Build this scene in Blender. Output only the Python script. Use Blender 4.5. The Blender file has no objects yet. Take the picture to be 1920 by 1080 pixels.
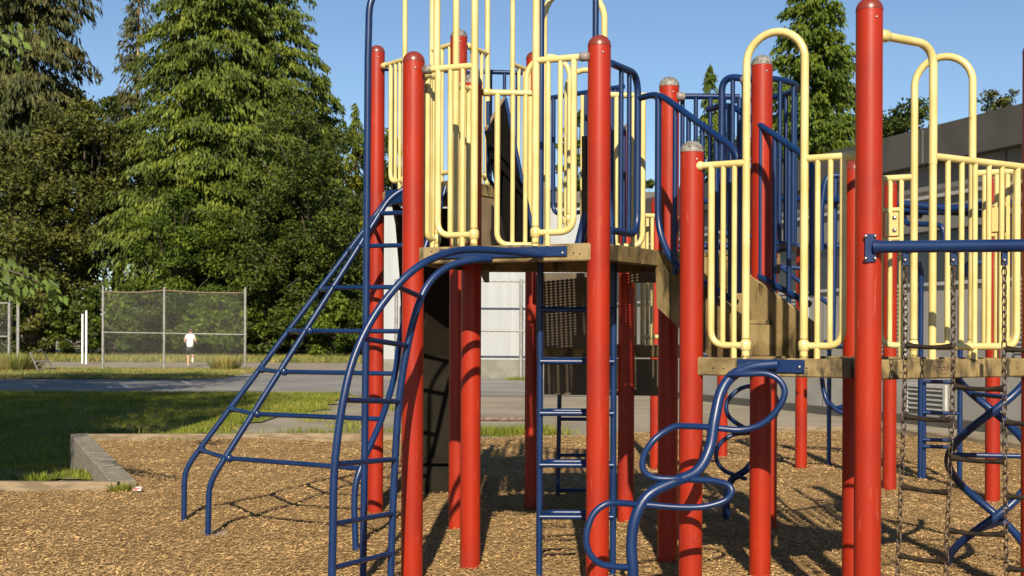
import bpy, math, random
import numpy as np
from mathutils import Vector
random.seed(7); rng = np.random.default_rng(11)
S = bpy.context.scene; COL = S.collection
EYE = 1.46; F = 2200.0; ROLL = math.radians(0.23)
# ---------------------------------------------------------------- camera, sky, sun
cd = bpy.data.cameras.new('camera'); cam = bpy.data.objects.new('camera', cd); COL.objects.link(cam)
cam.location = (0, 0, EYE); cam.rotation_euler = (math.pi/2, -ROLL, 0)
cd.sensor_width = 36; cd.lens = 36*F/1920; cd.shift_y = 92/1920; cd.clip_end = 3000; cd.clip_start = .05
cd.dof.use_dof = True; cd.dof.focus_distance = 7.0; cd.dof.aperture_fstop = 9
S.camera = cam
W = bpy.data.worlds.new("World"); S.world = W; W.use_nodes = True
SUN_EL = math.radians(31.5); SUN_AZ = math.radians(1.2)   # light travels towards +Y, a touch to +X
nt = W.node_tree; bg = nt.nodes['Background']; sk = nt.nodes.new('ShaderNodeTexSky')
sk.sky_type = 'NISHITA'; sk.sun_disc = False; sk.sun_elevation = SUN_EL; sk.sun_rotation = math.pi+SUN_AZ
sk.altitude = 100; sk.air_density = 1.0; sk.dust_density = .05; sk.ozone_density = 3.5
nt.links.new(sk.outputs[0], bg.inputs[0]); bg.inputs[1].default_value = .065
sd = bpy.data.lights.new('sun', 'SUN'); sd.energy = 5.0; sd.angle = math.radians(.53); sd.color = (1, .87, .68)
sun = bpy.data.objects.new('sun', sd); COL.objects.link(sun); sun.location = (0, -20, 30)
dv = Vector((math.sin(SUN_AZ)*math.cos(SUN_EL), math.cos(SUN_AZ)*math.cos(SUN_EL), -math.sin(SUN_EL)))
sun.rotation_euler = dv.to_track_quat('-Z', 'Y').to_euler()
S.view_settings.view_transform = 'Standard'; S.view_settings.look = 'None'; S.view_settings.exposure = .85; S.view_settings.gamma = 1
S.cycles.max_bounces = 6; S.cycles.transparent_max_bounces = 8

# ---------------------------------------------------------------- measuring helpers
def at(px, py, Y):
    dx, dy = px-960, 632-py
    sx = dx*math.cos(ROLL)-dy*math.sin(ROLL); sz = dx*math.sin(ROLL)+dy*math.cos(ROLL)
    return Vector((sx*Y/F, Y, EYE+sz*Y/F))
def atz(px, z, Y):                       # x from the picture column, height given
    sx = (px-960); sx = sx-(z-EYE)*F/Y*math.tan(ROLL)
    return Vector((sx*Y/F, Y, z))
def online(P0, P1, px):                  # where a plan line meets a picture column
    k = (px-960)/F; dx, dy = P1[0]-P0[0], P1[1]-P0[1]
    t = (k*P0[1]-P0[0])/(dx-k*dy)
    return Vector((P0[0]+dx*t, P0[1]+dy*t))

# ---------------------------------------------------------------- mesh builder
class MB:
    def __init__(s): s.v = []; s.f = []; s.sm = []
    def add(s, vs, fs, smooth=True):
        o = len(s.v); s.v += [tuple(v) for v in vs]; s.f += [tuple(i+o for i in f) for f in fs]; s.sm += [smooth]*len(fs); return s
    def tube(s, pts, r, seg=12, cap=True, sx=1.0):
        pts = [Vector(p) for p in pts]; n = len(pts)
        rs = r if isinstance(r, (list, tuple)) else [r]*n
        tan = []
        for i in range(n):
            a = pts[max(i-1, 0)]; b = pts[min(i+1, n-1)]; tan.append((b-a).normalized())
        up = Vector((0, 0, 1)) if abs(tan[0].z) < .9 else Vector((0, 1, 0))
        nn = tan[0].cross(up).normalized(); vs = []
        for i in range(n):
            nn = (nn-tan[i]*nn.dot(tan[i])).normalized(); bb = tan[i].cross(nn)
            for k in range(seg):
                a = 2*math.pi*k/seg; vs.append(pts[i]+(nn*math.cos(a)*sx+bb*math.sin(a))*rs[i])
        fs = [(i*seg+k, i*seg+(k+1) % seg, (i+1)*seg+(k+1) % seg, (i+1)*seg+k) for i in range(n-1) for k in range(seg)]
        s.add(vs, fs)
        if cap:
            s.add(vs[:seg], [tuple(range(seg))[::-1]], False); s.add(vs[-seg:], [tuple(range(seg))], False)
        return s
    def lathe(s, c, prof, seg=24, axis=None):
        c = Vector(c); vs = []
        ax = Vector(axis).normalized() if axis else Vector((0, 0, 1))
        q = Vector((0, 0, 1)).rotation_difference(ax)
        for r, z in prof:
            for k in range(seg):
                a = 2*math.pi*k/seg; vs.append(c+q @ Vector((r*math.cos(a), r*math.sin(a), z)))
        fs = [(i*seg+k, i*seg+(k+1) % seg, (i+1)*seg+(k+1) % seg, (i+1)*seg+k) for i in range(len(prof)-1) for k in range(seg)]
        return s.add(vs, fs)
    def ball(s, c, r, seg=12):
        m = seg//2
        return s.lathe(c, [(r*math.sin(math.pi*i/m)+1e-5, -r*math.cos(math.pi*i/m)) for i in range(m+1)], seg)
    def beam(s, a, b, w, z0, z1, bev=.006):
        a = Vector((a[0], a[1], 0)); b = Vector((b[0], b[1], 0)); d = (b-a).normalized(); n = Vector((-d.y, d.x, 0))*w/2
        def ring(p):
            o = []
            for (u, z, du, dz) in ((-1, z0, 1, 0), (-1, z0, 0, 1), (-1, z1, 0, -1), (-1, z1, 1, 0), (1, z1, -1, 0), (1, z1, 0, -1), (1, z0, 0, 1), (1, z0, -1, 0)):
                o.append(p+n*u*(1)+n.normalized()*du*bev+Vector((0, 0, z+dz*bev)))
            return o
        vs = ring(a)+ring(b); fs = [(k, (k+1) % 8, 8+(k+1) % 8, 8+k) for k in range(8)]+[tuple(range(8))[::-1], tuple(range(8, 16))]
        return s.add(vs, fs, False)
    def box(s, c, sx, sy, sz, rz=0):
        c = Vector(c); vs = []
        for dz in (-1, 1):
            for dx, dy in ((-1, -1), (1, -1), (1, 1), (-1, 1)):
                x, y = dx*sx/2, dy*sy/2; vs.append(c+Vector((x*math.cos(rz)-y*math.sin(rz), x*math.sin(rz)+y*math.cos(rz), dz*sz/2)))
        return s.add(vs, [(0, 3, 2, 1), (4, 5, 6, 7), (0, 1, 5, 4), (1, 2, 6, 5), (2, 3, 7, 6), (3, 0, 4, 7)], False)
    def prism(s, poly, z0, z1):
        n = len(poly); vs = [(p[0], p[1], z0) for p in poly]+[(p[0], p[1], z1) for p in poly]
        return s.add(vs, [tuple(range(n))[::-1], tuple(range(n, 2*n))]+[(k, (k+1) % n, n+(k+1) % n, n+k) for k in range(n)], False)
    def slab(s, quad, th):               # thick panel from four corners
        q = [Vector(p) for p in quad]; n = (q[1]-q[0]).cross(q[3]-q[0]).normalized()*th
        vs = q+[p+n for p in q]
        return s.add(vs, [(0, 3, 2, 1), (4, 5, 6, 7), (0, 1, 5, 4), (1, 2, 6, 5), (2, 3, 7, 6), (3, 0, 4, 7)], False)
    def build(s, name, m, parent=None):
        me = bpy.data.meshes.new(name); me.from_pydata(s.v, [], s.f); me.polygons.foreach_set('use_smooth', s.sm)
        me.materials.append(m); me.update(); o = bpy.data.objects.new(name, me); COL.objects.link(o)
        if parent: o.parent = parent; 
        if parent and parent.type == 'EMPTY' : o.matrix_parent_inverse = parent.matrix_world.inverted() if False else o.matrix_parent_inverse
        return o
def fil(pts, r, n=6):
    pts = [Vector(p) for p in pts]; out = [pts[0]]
    for i in range(1, len(pts)-1):
        p = pts[i]; a = pts[i-1]-p; b = pts[i+1]-p; d = min(r, a.length*.48, b.length*.48)
        A = p+a.normalized()*d; B = p+b.normalized()*d
        for k in range(n+1):
            t = k/n; out.append(A*(1-t)**2+p*2*t*(1-t)+B*t*t)
    return out+[pts[-1]]
def crv(pts, n=6):
    p = [Vector(q) for q in pts]; p = [p[0]*2-p[1]]+p+[p[-1]*2-p[-2]]; out = []
    for i in range(1, len(p)-2):
        for k in range(n):
            t = k/n; a, b, c, d = p[i-1:i+3]
            out.append(.5*((2*b)+(c-a)*t+(2*a-5*b+4*c-d)*t*t+(3*b-a-3*c+d)*t**3))
    return out+[p[-2]]
def tag(o, label=None, cat=None, group=None, kind=None):
    for k, v in (('label', label), ('category', cat), ('group', group), ('kind', kind)):
        if v: o[k] = v
    return o
def empty(name, loc=(0, 0, 0), **k):
    o = bpy.data.objects.new(name, None); COL.objects.link(o); o.empty_display_size = .2; o.location = loc; return tag(o, **k)
def npmesh(name, V, m, parent=None, quads=True):
    V = np.asarray(V, dtype=np.float32).reshape(-1, 3); k = 4 if quads else 3; nf = len(V)//k
    me = bpy.data.meshes.new(name); me.vertices.add(len(V)); me.vertices.foreach_set('co', V.ravel())
    me.loops.add(len(V)); me.loops.foreach_set('vertex_index', np.arange(len(V), dtype=np.int32))
    me.polygons.add(nf); me.polygons.foreach_set('loop_start', np.arange(0, len(V), k, dtype=np.int32))
    me.materials.append(m); me.update(calc_edges=True); me.validate()
    o = bpy.data.objects.new(name, me); COL.objects.link(o)
    if parent: o.parent = parent
    return o

# ---------------------------------------------------------------- materials
def mat(name, col, rough=.5, col2=None, scale=6, stretch=(1, 1, 1), lo=.4, hi=.6, bump=0, bscale=None, coat=0, spec=.5, metal=0, detail=5, island=0, third=None):
    sc_ = lambda c: tuple(v*.82 for v in c)
    col = sc_(col); col2 = sc_(col2) if col2 else None; third = (sc_(third[0]),)+tuple(third[1:]) if third else None
    m = bpy.data.materials.new(name); m.use_nodes = True; n = m.node_tree.nodes; l = m.node_tree.links; b = n['Principled BSDF']
    b.inputs['Base Color'].default_value = (*col, 1); b.inputs['Roughness'].default_value = rough; b.inputs['Metallic'].default_value = metal
    b.inputs['Coat Weight'].default_value = coat; b.inputs['Coat Roughness'].default_value = .12; b.inputs['Specular IOR Level'].default_value = spec
    tc = n.new('ShaderNodeTexCoord'); mp = n.new('ShaderNodeMapping'); mp.inputs['Scale'].default_value = stretch; l.new(tc.outputs['Object'], mp.inputs[0])
    last = None
    if col2:
        t = n.new('ShaderNodeTexNoise'); t.inputs['Scale'].default_value = scale; t.inputs['Detail'].default_value = detail; l.new(mp.outputs[0], t.inputs[0])
        r = n.new('ShaderNodeMapRange'); r.inputs[1].default_value = lo; r.inputs[2].default_value = hi; l.new(t.outputs[0], r.inputs[0])
        x = n.new('ShaderNodeMix'); x.data_type = 'RGBA'; x.inputs[6].default_value = (*col, 1); x.inputs[7].default_value = (*col2, 1); l.new(r.outputs[0], x.inputs[0]); last = x.outputs[2]
    if third:
        c3, s3, lo3, hi3, st3 = third
        mp3 = n.new('ShaderNodeMapping'); mp3.inputs['Scale'].default_value = st3; l.new(tc.outputs['Object'], mp3.inputs[0])
        t = n.new('ShaderNodeTexNoise'); t.inputs['Scale'].default_value = s3; t.inputs['Detail'].default_value = 4; l.new(mp3.outputs[0], t.inputs[0])
        r = n.new('ShaderNodeMapRange'); r.inputs[1].default_value = lo3; r.inputs[2].default_value = hi3; l.new(t.outputs[0], r.inputs[0])
        x = n.new('ShaderNodeMix'); x.data_type = 'RGBA'; x.inputs[6].default_value = (*col, 1); x.inputs[7].default_value = (*c3, 1)
        if last: l.new(last, x.inputs[6])
        l.new(r.outputs[0], x.inputs[0]); last = x.outputs[2]
    if island:
        g = n.new('ShaderNodeNewGeometry'); h = n.new('ShaderNodeHueSaturation'); mr = n.new('ShaderNodeMapRange')
        mr.inputs[3].default_value = 1-island; mr.inputs[4].default_value = 1+island; l.new(g.outputs['Random Per Island'], mr.inputs[0]); l.new(mr.outputs[0], h.inputs['Value'])
        if last: l.new(last, h.inputs['Color'])
        else: h.inputs['Color'].default_value = (*col, 1)
        last = h.outputs[0]
    if last: l.new(last, b.inputs['Base Color'])
    if bump:
        t = n.new('ShaderNodeTexNoise'); t.inputs['Scale'].default_value = bscale or scale; t.inputs['Detail'].default_value = 6; l.new(mp.outputs[0], t.inputs[0])
        bp = n.new('ShaderNodeBump'); bp.inputs['Strength'].default_value = bump; bp.inputs['Distance'].default_value = .02; l.new(t.outputs[0], bp.inputs['Height']); l.new(bp.outputs[0], b.inputs['Normal'])
    return m
def leafmat(name, col, col2, var=.35, trans=.3, scale=.35):
    m = mat(name, col, .6, col2, scale, island=var, detail=3, spec=.25); n = m.node_tree.nodes; l = m.node_tree.links
    b = n['Principled BSDF']; src = b.inputs['Base Color'].links[0].from_socket
    t = n.new('ShaderNodeBsdfTranslucent'); l.new(src, t.inputs[0]); x = n.new('ShaderNodeMixShader'); x.inputs[0].default_value = trans
    l.new(b.outputs[0], x.inputs[1]); l.new(t.outputs[0], x.inputs[2]); l.new(x.outputs[0], n['Material Output'].inputs[0]); return m
RED = mat('red_paint', (.33, .021, .005), .42, (.26, .018, .008), 2.2, lo=.38, hi=.66, spec=.3, bump=.03, bscale=60, third=((.40, .085, .05), 60, .63, .80, (1, 1, .10)))
YEL = mat('yellow_paint', (.64, .55, .24), .36, (.57, .46, .17), 5, coat=.15, bump=.02, bscale=80, third=((.25, .2, .08), 26, .74, .80, (1, 1, 1)))
BLU = mat('blue_paint', (.003, .020, .085), .36, (.005, .026, .10), 6, spec=.4, bump=.02, bscale=90, third=((.06, .10, .18), 55, .72, .80, (1, 1, .3)))
GRAYCAP = mat('worn_metal_cap', (.24, .225, .20), .5, (.11, .10, .095), 45, bump=.3, bscale=60)
REDCAP = mat('faded_red_cap', (.20, .026, .013), .35, (.17, .03, .018), 12)
STEEL = mat('bolt_steel', (.55, .52, .48), .3, metal=.9)
CLAMP = mat('clamp_metal', (.16, .14, .13), .5, (.26, .22, .2), 40)
DECK = mat('weathered_deck_edge', (.27, .20, .085), .75, (.13, .09, .032), 5, stretch=(1, 1, .8), lo=.42, hi=.58, bump=.25, bscale=40, third=((.045, .032, .012), 9, .52, .64, (1.4, 1.4, .5)))
GRID = mat('deck_grating', (.05, .042, .03), .7, (.08, .065, .04), 10)
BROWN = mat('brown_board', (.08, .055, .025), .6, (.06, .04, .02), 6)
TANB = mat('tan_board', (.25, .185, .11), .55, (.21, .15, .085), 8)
SLIDE = mat('shade_toned_slide_plastic', (.016, .013, .008), .8, (.011, .009, .006), 3, third=((.028, .023, .016), 7, .6, .75, (1, 1, .3)), spec=.12)  # brown plastic, darkened in colour to stand in for the structure's shade
RUBBER = mat('black_rubber', (.004, .0035, .003), .9, (.007, .006, .005), 20, stretch=(6, 6, .5), spec=.05)
CHAIN = mat('rusty_chain', (.035, .022, .015), .4, (.11, .08, .06), 60, metal=.35)
RUNG = mat('worn_rubber_rung', (.010, .007, .0045), .75, (.026, .018, .012), 25, stretch=(1, 1, 3), spec=.15)
TIMB = mat('weathered_timber', (.27, .205, .13), .85, (.16, .12, .07), 4, stretch=(1, 1, 6), bump=.4, bscale=18)
TIMG = mat('grey_timber', (.27, .235, .18), .85, (.17, .145, .11), 5, stretch=(2, 2, 6), bump=.4, bscale=20)
MULCH = mat('wood_mulch', (.36, .235, .105), .95, (.25, .16, .07), 14, detail=8, spec=.1, bump=.9, bscale=90, third=((.40, .28, .14), 60, .55, .7, (1, 1, 1)))
CHIP = mat('wood_chip', (.51, .34, .155), .9, (.38, .245, .11), 1.3, island=.42, spec=.15)
GRASSG = mat('lawn_soil', (.15, .175, .03), .9, (.22, .20, .07), .9, detail=8, bump=.6, bscale=30, third=((.055, .08, .02), 7, .5, .62, (1, 1, 1)))
FIELD = mat('dry_field', (.20, .20, .06), .9, (.32, .28, .13), .5, detail=8, bump=.5, bscale=10, third=((.12, .15, .035), 1.2, .5, .62, (1, 1, 1)))
BLADE = leafmat('grass_blade', (.175, .22, .022), (.28, .28, .045), .45, .35, .8)
DRYBL = leafmat('dry_grass_blade', (.36, .30, .10), (.18, .22, .05), .4, .3, .5)
GRAV = mat('gravel_ground', (.29, .255, .19), .9, (.22, .19, .14), .7, detail=9, bump=.35, bscale=40, third=((.16, .12, .07), 2.2, .60, .72, (1, 3, 1)))
ASPH = mat('old_asphalt', (.235, .228, .21), .85, (.18, .175, .165), .5, detail=9, bump=.25, bscale=50)
LINE = mat('road_line_paint', (.6, .6, .58), .8, (.35, .35, .35), 9)
WHITEW = mat('white_wall', (.37, .395, .415), .75, (.325, .35, .37), .5, stretch=(6, 1, .4), detail=6)
CONC = mat('concrete_base', (.22, .215, .18), .85, (.17, .165, .14), 3)
CLAD = mat('grey_cladding', (.22, .215, .195), .7, (.17, .165, .15), 1.2, stretch=(1, 1, .25), bump=.1, bscale=12)
FASC = mat('roof_fascia', (.09, .082, .07), .6, (.072, .065, .056), 2)
LWALL = mat('light_lower_wall', (.34, .335, .305), .8, (.28, .27, .25), 1.5, third=((.3, .28, .25), 3, .62, .72, (1, 1, .4)))
DARKW = mat('dark_window_band', (.035, .036, .04), .25)
LOUV = mat('louvre_metal', (.45, .44, .42), .5, (.38, .37, .35), 5)
GALV = mat('galvanised_steel', (.32, .32, .30), .5, (.24, .24, .22), 8, metal=.3)
GRIME = mat('rusty_weld', (.16, .11, .03), .8, (.42, .33, .10), 90, lo=.45, hi=.55)
RUST = mat('rusty_pipe', (.11, .07, .05), .8, (.19, .14, .10), 20)
WPOST = mat('white_post_paint', (.80, .80, .78), .6)
BARK = mat('bark', (.08, .06, .04), .9, (.045, .034, .024), 3, stretch=(3, 3, .5), bump=.5, bscale=8)
PALEB = mat('pale_bark', (.36, .29, .21), .9, (.25, .19, .13), 2, stretch=(2, 2, .5))

# ================================================================ ground
def sstep(a, b, x): t = np.clip((x-a)/(b-a), 0, 1); return t*t*(3-2*t)
def gz(x, y):
    return -.40*(1-sstep(-6.0, -5.0, x+0*y))*sstep(11.3, 13.5, y)*(1-sstep(18, 26, y)) - .12*(1-sstep(-4.6, -3.9, x))*sstep(11.2, 11.6, y)*(1-sstep(15.8, 16.2, y))
def sheet(name, xs, ys, inside, zf, m, label_kind=True):
    X, Y = np.meshgrid(xs, ys); Z = zf(X, Y); nx = len(xs); V = np.stack([X.ravel(), Y.ravel(), Z.ravel()], 1)
    i, j = np.meshgrid(np.arange(nx-1), np.arange(len(ys)-1)); a = (j*nx+i).ravel()
    cx = ((X[:-1, :-1]+X[1:, 1:])/2).ravel(); cy = ((Y[:-1, :-1]+Y[1:, 1:])/2).ravel()
    k = inside(cx, cy) if inside else np.ones(len(cx), bool); a = a[k]
    Fc = np.stack([a, a+1, a+1+nx, a+nx], 1)
    used, inv = np.unique(Fc.ravel(), return_inverse=True); V = V[used]; Fc = inv.reshape(-1, 4)
    me = bpy.data.meshes.new(name); me.from_pydata(V.tolist(), [], Fc.tolist()); me.polygons.foreach_set('use_smooth', [True]*len(Fc)); me.materials.append(m); me.update()
    o = bpy.data.objects.new(name, me); COL.objects.link(o); o['kind'] = 'structure'; return o
def wob(x, y, s=1.0): return (np.sin(x*1.7*s+y*.6)+np.sin(x*4.1*s+1.3)*.5+np.sin(y*3.3*s+x*2.1)*.5+np.sin(y*7.7+x*5.1)*.3)/2.3
def inpoly(poly):
    P = np.array(poly)
    def f(x, y):
        r = np.zeros(x.shape, bool); n = len(P)
        for i in range(n):
            x1, y1 = P[i]; x2, y2 = P[(i+1) % n]
            c = ((y1 > y) != (y2 > y)) & (x < (x2-x1)*(y-y1)/((y2-y1) or 1e-9)+x1); r ^= c
        return r
    return f
lin = np.linspace
sheet('ground', np.unique(np.r_[-600, -300, -120, lin(-60, 60, 61), lin(-14, 8, 89), 120, 300, 600]), np.unique(np.r_[-300, -100, -30, lin(-20, 8, 15), lin(8, 30, 89), lin(30, 120, 46), 200, 500, 900, 1500]),
      None, lambda x, y: gz(x, y)-.035, GRAV)
MUL = [(-16, 11.15), (-3.75, 11.15), (-6.0, 16.3), (-2, 16.5), (0, 17.0), (2, 18.1), (5.55, 18.5), (6.75, 15.3), (9.6, 8), (12, -4), (-16, -4)]
inm = inpoly(MUL)
mulch_z = lambda x, y: -.035*np.exp(-((x-.4)**2+(y-6.9)**2)/.35)-.03*np.exp(-((x-1.9)**2+(y-5.4)**2)/.4)-.03*np.exp(-((x+2.3)**2+(y-9.0)**2)/.3)+.022*np.sin(x*1.3+.5)*np.sin(y*.9)+.012*np.sin(x*3.1+y*2.3)+.006*np.sin(x*9+y*7)
sheet('mulch_bed', lin(-16, 12, 281), lin(-4, 18.6, 227), inm, mulch_z, MULCH)
sheet('lawn', lin(-40, -2.5, 376), lin(11.1, 31.5, 205),
      lambda x, y: (~inm(x, y)) & (x < -4.0+.55*wob(x, y)-.9*np.clip((21.5-y)/4, 0, 1)) & (y < 30.2+.25*wob(x*.6, y)), lambda x, y: gz(x, y)-.012, GRASSG)
sheet('asphalt_path', lin(-70, 3.5, 148), lin(29.6, 45, 53), lambda x, y: (x < 1.5+.6*wob(x, y)) & ((y < 39.5+.05*(x+12)+.5*wob(x*.5, y)) | (x > -11)), lambda x, y: 0*x-.022, ASPH)
sheet('verge', lin(-70, -9.5, 244), lin(38.6, 53, 61), lambda x, y: (y > 40+.05*(x+12)+.35*wob(x, y)) & (y < 51.5+.5*wob(x, y)) & (x < -10.6+.5*wob(y, x)), lambda x, y: 0*x-.008, FIELD)
sheet('field', lin(-160, 60, 221), lin(66, 150, 85), lambda x, y: y > 67+1.0*wob(x*.3, y), lambda x, y: 0*x-.015, FIELD)
mk = MB()
for a, b in (((225, 718), (240, 725)), ((340, 713), (357, 720)), ((204, 722), (208, 727)), ((62, 721), (70, 726))):
    A = at(*a, 1); B = at(*b, 1); A = Vector((A.x, 1, 0))*(-EYE/(A.z-EYE)); B = Vector((B.x, 1, 0))*(-EYE/(B.z-EYE))
    d = Vector((.06, 0, 0)); mk.add([A-d, A+d, B+d, B-d], [(0, 1, 2, 3)], False)
for v in range(len(mk.v)): mk.v[v] = (mk.v[v][0], mk.v[v][1], -.018)
tag(mk.build('road_marking', LINE), kind='structure')
# timber borders
def border(a, b, w, z0, z1, m, name, label):
    d = (Vector((b[0]-a[0], b[1]-a[1], 0))); L = d.length; d.normalize(); k = max(1, int(L/2.4)); mb = MB()
    for i in range(k):
        p = Vector((a[0], a[1], 0))+d*(L*i/k+.004); q = Vector((a[0], a[1], 0))+d*(L*(i+1)/k-.004)
        mb.beam(p, q, w*random.uniform(.97, 1.02), z0, z1+random.uniform(-.006, .006), .01)
    return tag(mb.build(name, m), label, 'timber border', 'timber borders round the mulch bed')
border((-16, 11.22), (-3.72, 11.12), .09, -.5, .075, TIMB, 'timber_border', 'brown timber border at the near edge of the shaded grass')
c = MB(); A, B = Vector((-3.72, 11.25, 0)), Vector((-6.02, 16.35, 0)); 
n = Vector((-(B-A).y, (B-A).x, 0)).normalized(); 
pts = []
for t in lin(0, 1, 9):
    p = A.lerp(B, t)-n*0; pts.append(p)
for i in range(8): c.beam(pts[i], pts[i+1], .24, -.55, .07+.02*i/8, .012)
tag(c.build('grey_timber_edge', TIMG), 'wide grey block edging running back between shaded grass and mulch', 'timber border', 'timber borders round the mulch bed')
border((-6.1, 16.42), (-1.0, 16.75), .10, -.5, .085, TIMB, 'timber_border', 'long timber border between the sunlit lawn and the far side of the mulch')
border((4.1, 18.5), (5.6, 18.55), .10, -.1, .07, TIMB, 'timber_border', 'short timber border at the back of the mulch below the grey school wall')
border((5.65, 18.5), (9.4, 8.4), .10, -.1, .08, TIMB, 'timber_border', 'timber border running toward the camera beside the pavement at right')
# wood chips
N = 230000; u = rng.random(N); Yc = 6.6+(u**1.35)*12.0; hx = Yc*.45+.3; Xc = rng.uniform(-1, 1, N)*hx
k = inm(Xc, Yc); Xc, Yc = Xc[k], Yc[k]; n_ = len(Xc)
L = rng.uniform(.008, .030, n_)*(.85+.025*Yc); w = rng.uniform(.003, .008, n_)*(.85+.04*Yc); a = rng.uniform(0, math.pi, n_)
a = np.where(rng.random(n_) < .5, a, rng.normal(.1, .5, n_)); tl = rng.normal(0, .25, n_); t2 = rng.normal(0, .35, n_)
z = mulch_z(Xc, Yc)+.004+rng.random(n_)*.014
dx = np.stack([np.cos(a)*L/2, np.sin(a)*L/2, np.sin(tl)*L/2], 1); dy = np.stack([-np.sin(a)*w/2, np.cos(a)*w/2, np.sin(t2)*w/2], 1); C = np.stack([Xc, Yc, z], 1)
tag(npmesh('wood_chips', np.stack([C-dx-dy, C+dx-dy*.6, C+dx+dy, C-dx+dy*.7], 1), CHIP), 'tan wood chips scattered loosely over the play area', 'wood chips', kind='stuff')
# grass
def blades(name, P, h0, h1, wd, m, label):
    n_ = len(P); a = rng.uniform(0, 2*math.pi, n_); h = rng.uniform(h0, h1, n_); lean = rng.normal(0, .35, (n_, 2))*h[:, None]
    d = np.stack([np.cos(a)*wd, np.sin(a)*wd, 0*a], 1); T = P+np.stack([lean[:, 0], lean[:, 1], h], 1)
    return tag(npmesh(name, np.stack([P-d, P+d, T], 1), m, quads=False), label, 'grass', kind='stuff')
def scat(n_, x0, x1, y0, y1, keep): 
    y = y0+(rng.random(n_)**1.3)*(y1-y0); x = rng.uniform(x0, x1, n_); k = keep(x, y) & (abs(x) < y*.45+.5); x, y = x[k], y[k]
    return np.stack([x, y, gz(x, y)-.012], 1)
lawn_in = lambda x, y: (~inm(x, y)) & (x < -4.0+.7*wob(x, y)-.9*np.clip((21.5-y)/4, 0, 1)) & (y > 11.3)
blades('lawn_grass', scat(130000, -14, -2.8, 11.3, 30.3, lawn_in), .03, .10, .008, BLADE, 'short green lawn grass in sun and tree shade left of the play area')
blades('gravel_edge_grass', scat(26000, -5.5, -1.2, 16.7, 29, lambda x, y: (wob(x*1.7, y*1.9) > .28) & (x > -4.8)), .02, .07, .008, BLADE, 'thin patchy grass spreading from the lawn onto the gravel')
blades('verge_grass', scat(40000, -24, -9, 39.6, 52, lambda x, y: (y > 40+.05*(x+12)) & (x < -10.4+.7*wob(x, y))), .03, .13, .018, DRYBL, 'dry yellow green grass along the foot of the chain link backstop')
blades('gravel_weeds', np.concatenate([np.stack([rng.normal(cx, .25, 500), rng.normal(cy, .14, 500), 0*rng.random(500)-.03], 1) for cx, cy in ((-.75, 17.9), (-.35, 17.8), (0.1, 17.9), (-1.3, 17.4), (.4, 18.1), (-3.0, 17.4), (.3, 40.5))]), .04, .19, .008, BLADE, 'green weeds sprouting between the mulch and the gravel in the middle')
blades('field_grass', scat(50000, -50, 10, 66, 84, lambda x, y: x < 60), .1, .4, .03, DRYBL, 'pale dry field grass below the far trees')
def tuft(cx, cy, r, h, n_, m, label, name='grass_tuft'):
    a = rng.uniform(0, 2*math.pi, n_); q = rng.random(n_)**.7*r; P = np.stack([cx+np.cos(a)*q, cy+np.sin(a)*q, 0*a+gz(np.full(n_, cx), np.full(n_, cy))-.02], 1)
    hh = rng.uniform(.4, 1, n_)*h; d = np.stack([np.cos(a+1.5)*.006*(1+cy/14), np.sin(a+1.5)*.006*(1+cy/14), 0*a], 1)
    T = P+np.stack([np.cos(a)*q*.7+rng.normal(0, .15, n_)*hh, np.sin(a)*q*.7, hh], 1)
    return tag(npmesh(name, np.stack([P-d, P+d, T], 1), m, quads=False), label, 'grass tuft')
tuft(-3.66, 11.02, .10, .11, 260, BLADE, 'small dark green tuft at the corner of the two timber edges')
tuft(-5.3, 13.2, .16, .16, 160, BLADE, 'bright grass tuft growing against the grey block edging')
tuft(-5.3, 16.7, .05, .34, 9, DRYBL, 'few short dry stalks by the far corner of the grey block edging')
tuft(-12.3, 50.3, .55, .75, 500, DRYBL, 'bushy dry weed at the right end of the backstop fence')
tuft(-20.3, 48, .9, .9, 700, DRYBL, 'overgrown weeds at the foot of the left fence posts')
# crumpled litter
lt = MB(); P = at(258, 929, 10.85)
for i in range(5):
    ang = i*1.3; q = [Vector((P.x+math.cos(ang+b)*.05*random.uniform(.5, 1.3), 10.85+math.sin(ang+b)*.04, .02+random.uniform(0, .05))) for b in (0, 1.4, 2.8, 4.4)]; lt.slab(q, .002)
tag(lt.build('crumpled_paper', mat('litter_paper', (.75, .66, .64), .7, (.72, .2, .2), 30, lo=.55, hi=.6)), 'crumpled white and pink paper litter lying on the mulch', 'litter')
pp = MB(); pp.tube([(-1.1, 19.0, .13), (.35, 19.0, .13)], .035); [pp.tube([(x, 19.0, -.05), (x, 19.0, .13)], .03) for x in (-1.0, .3)]
tag(pp.build('low_pipe_rail', RUST), 'low rusty brown pipe rail on the gravel behind the red posts', 'rail')

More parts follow.
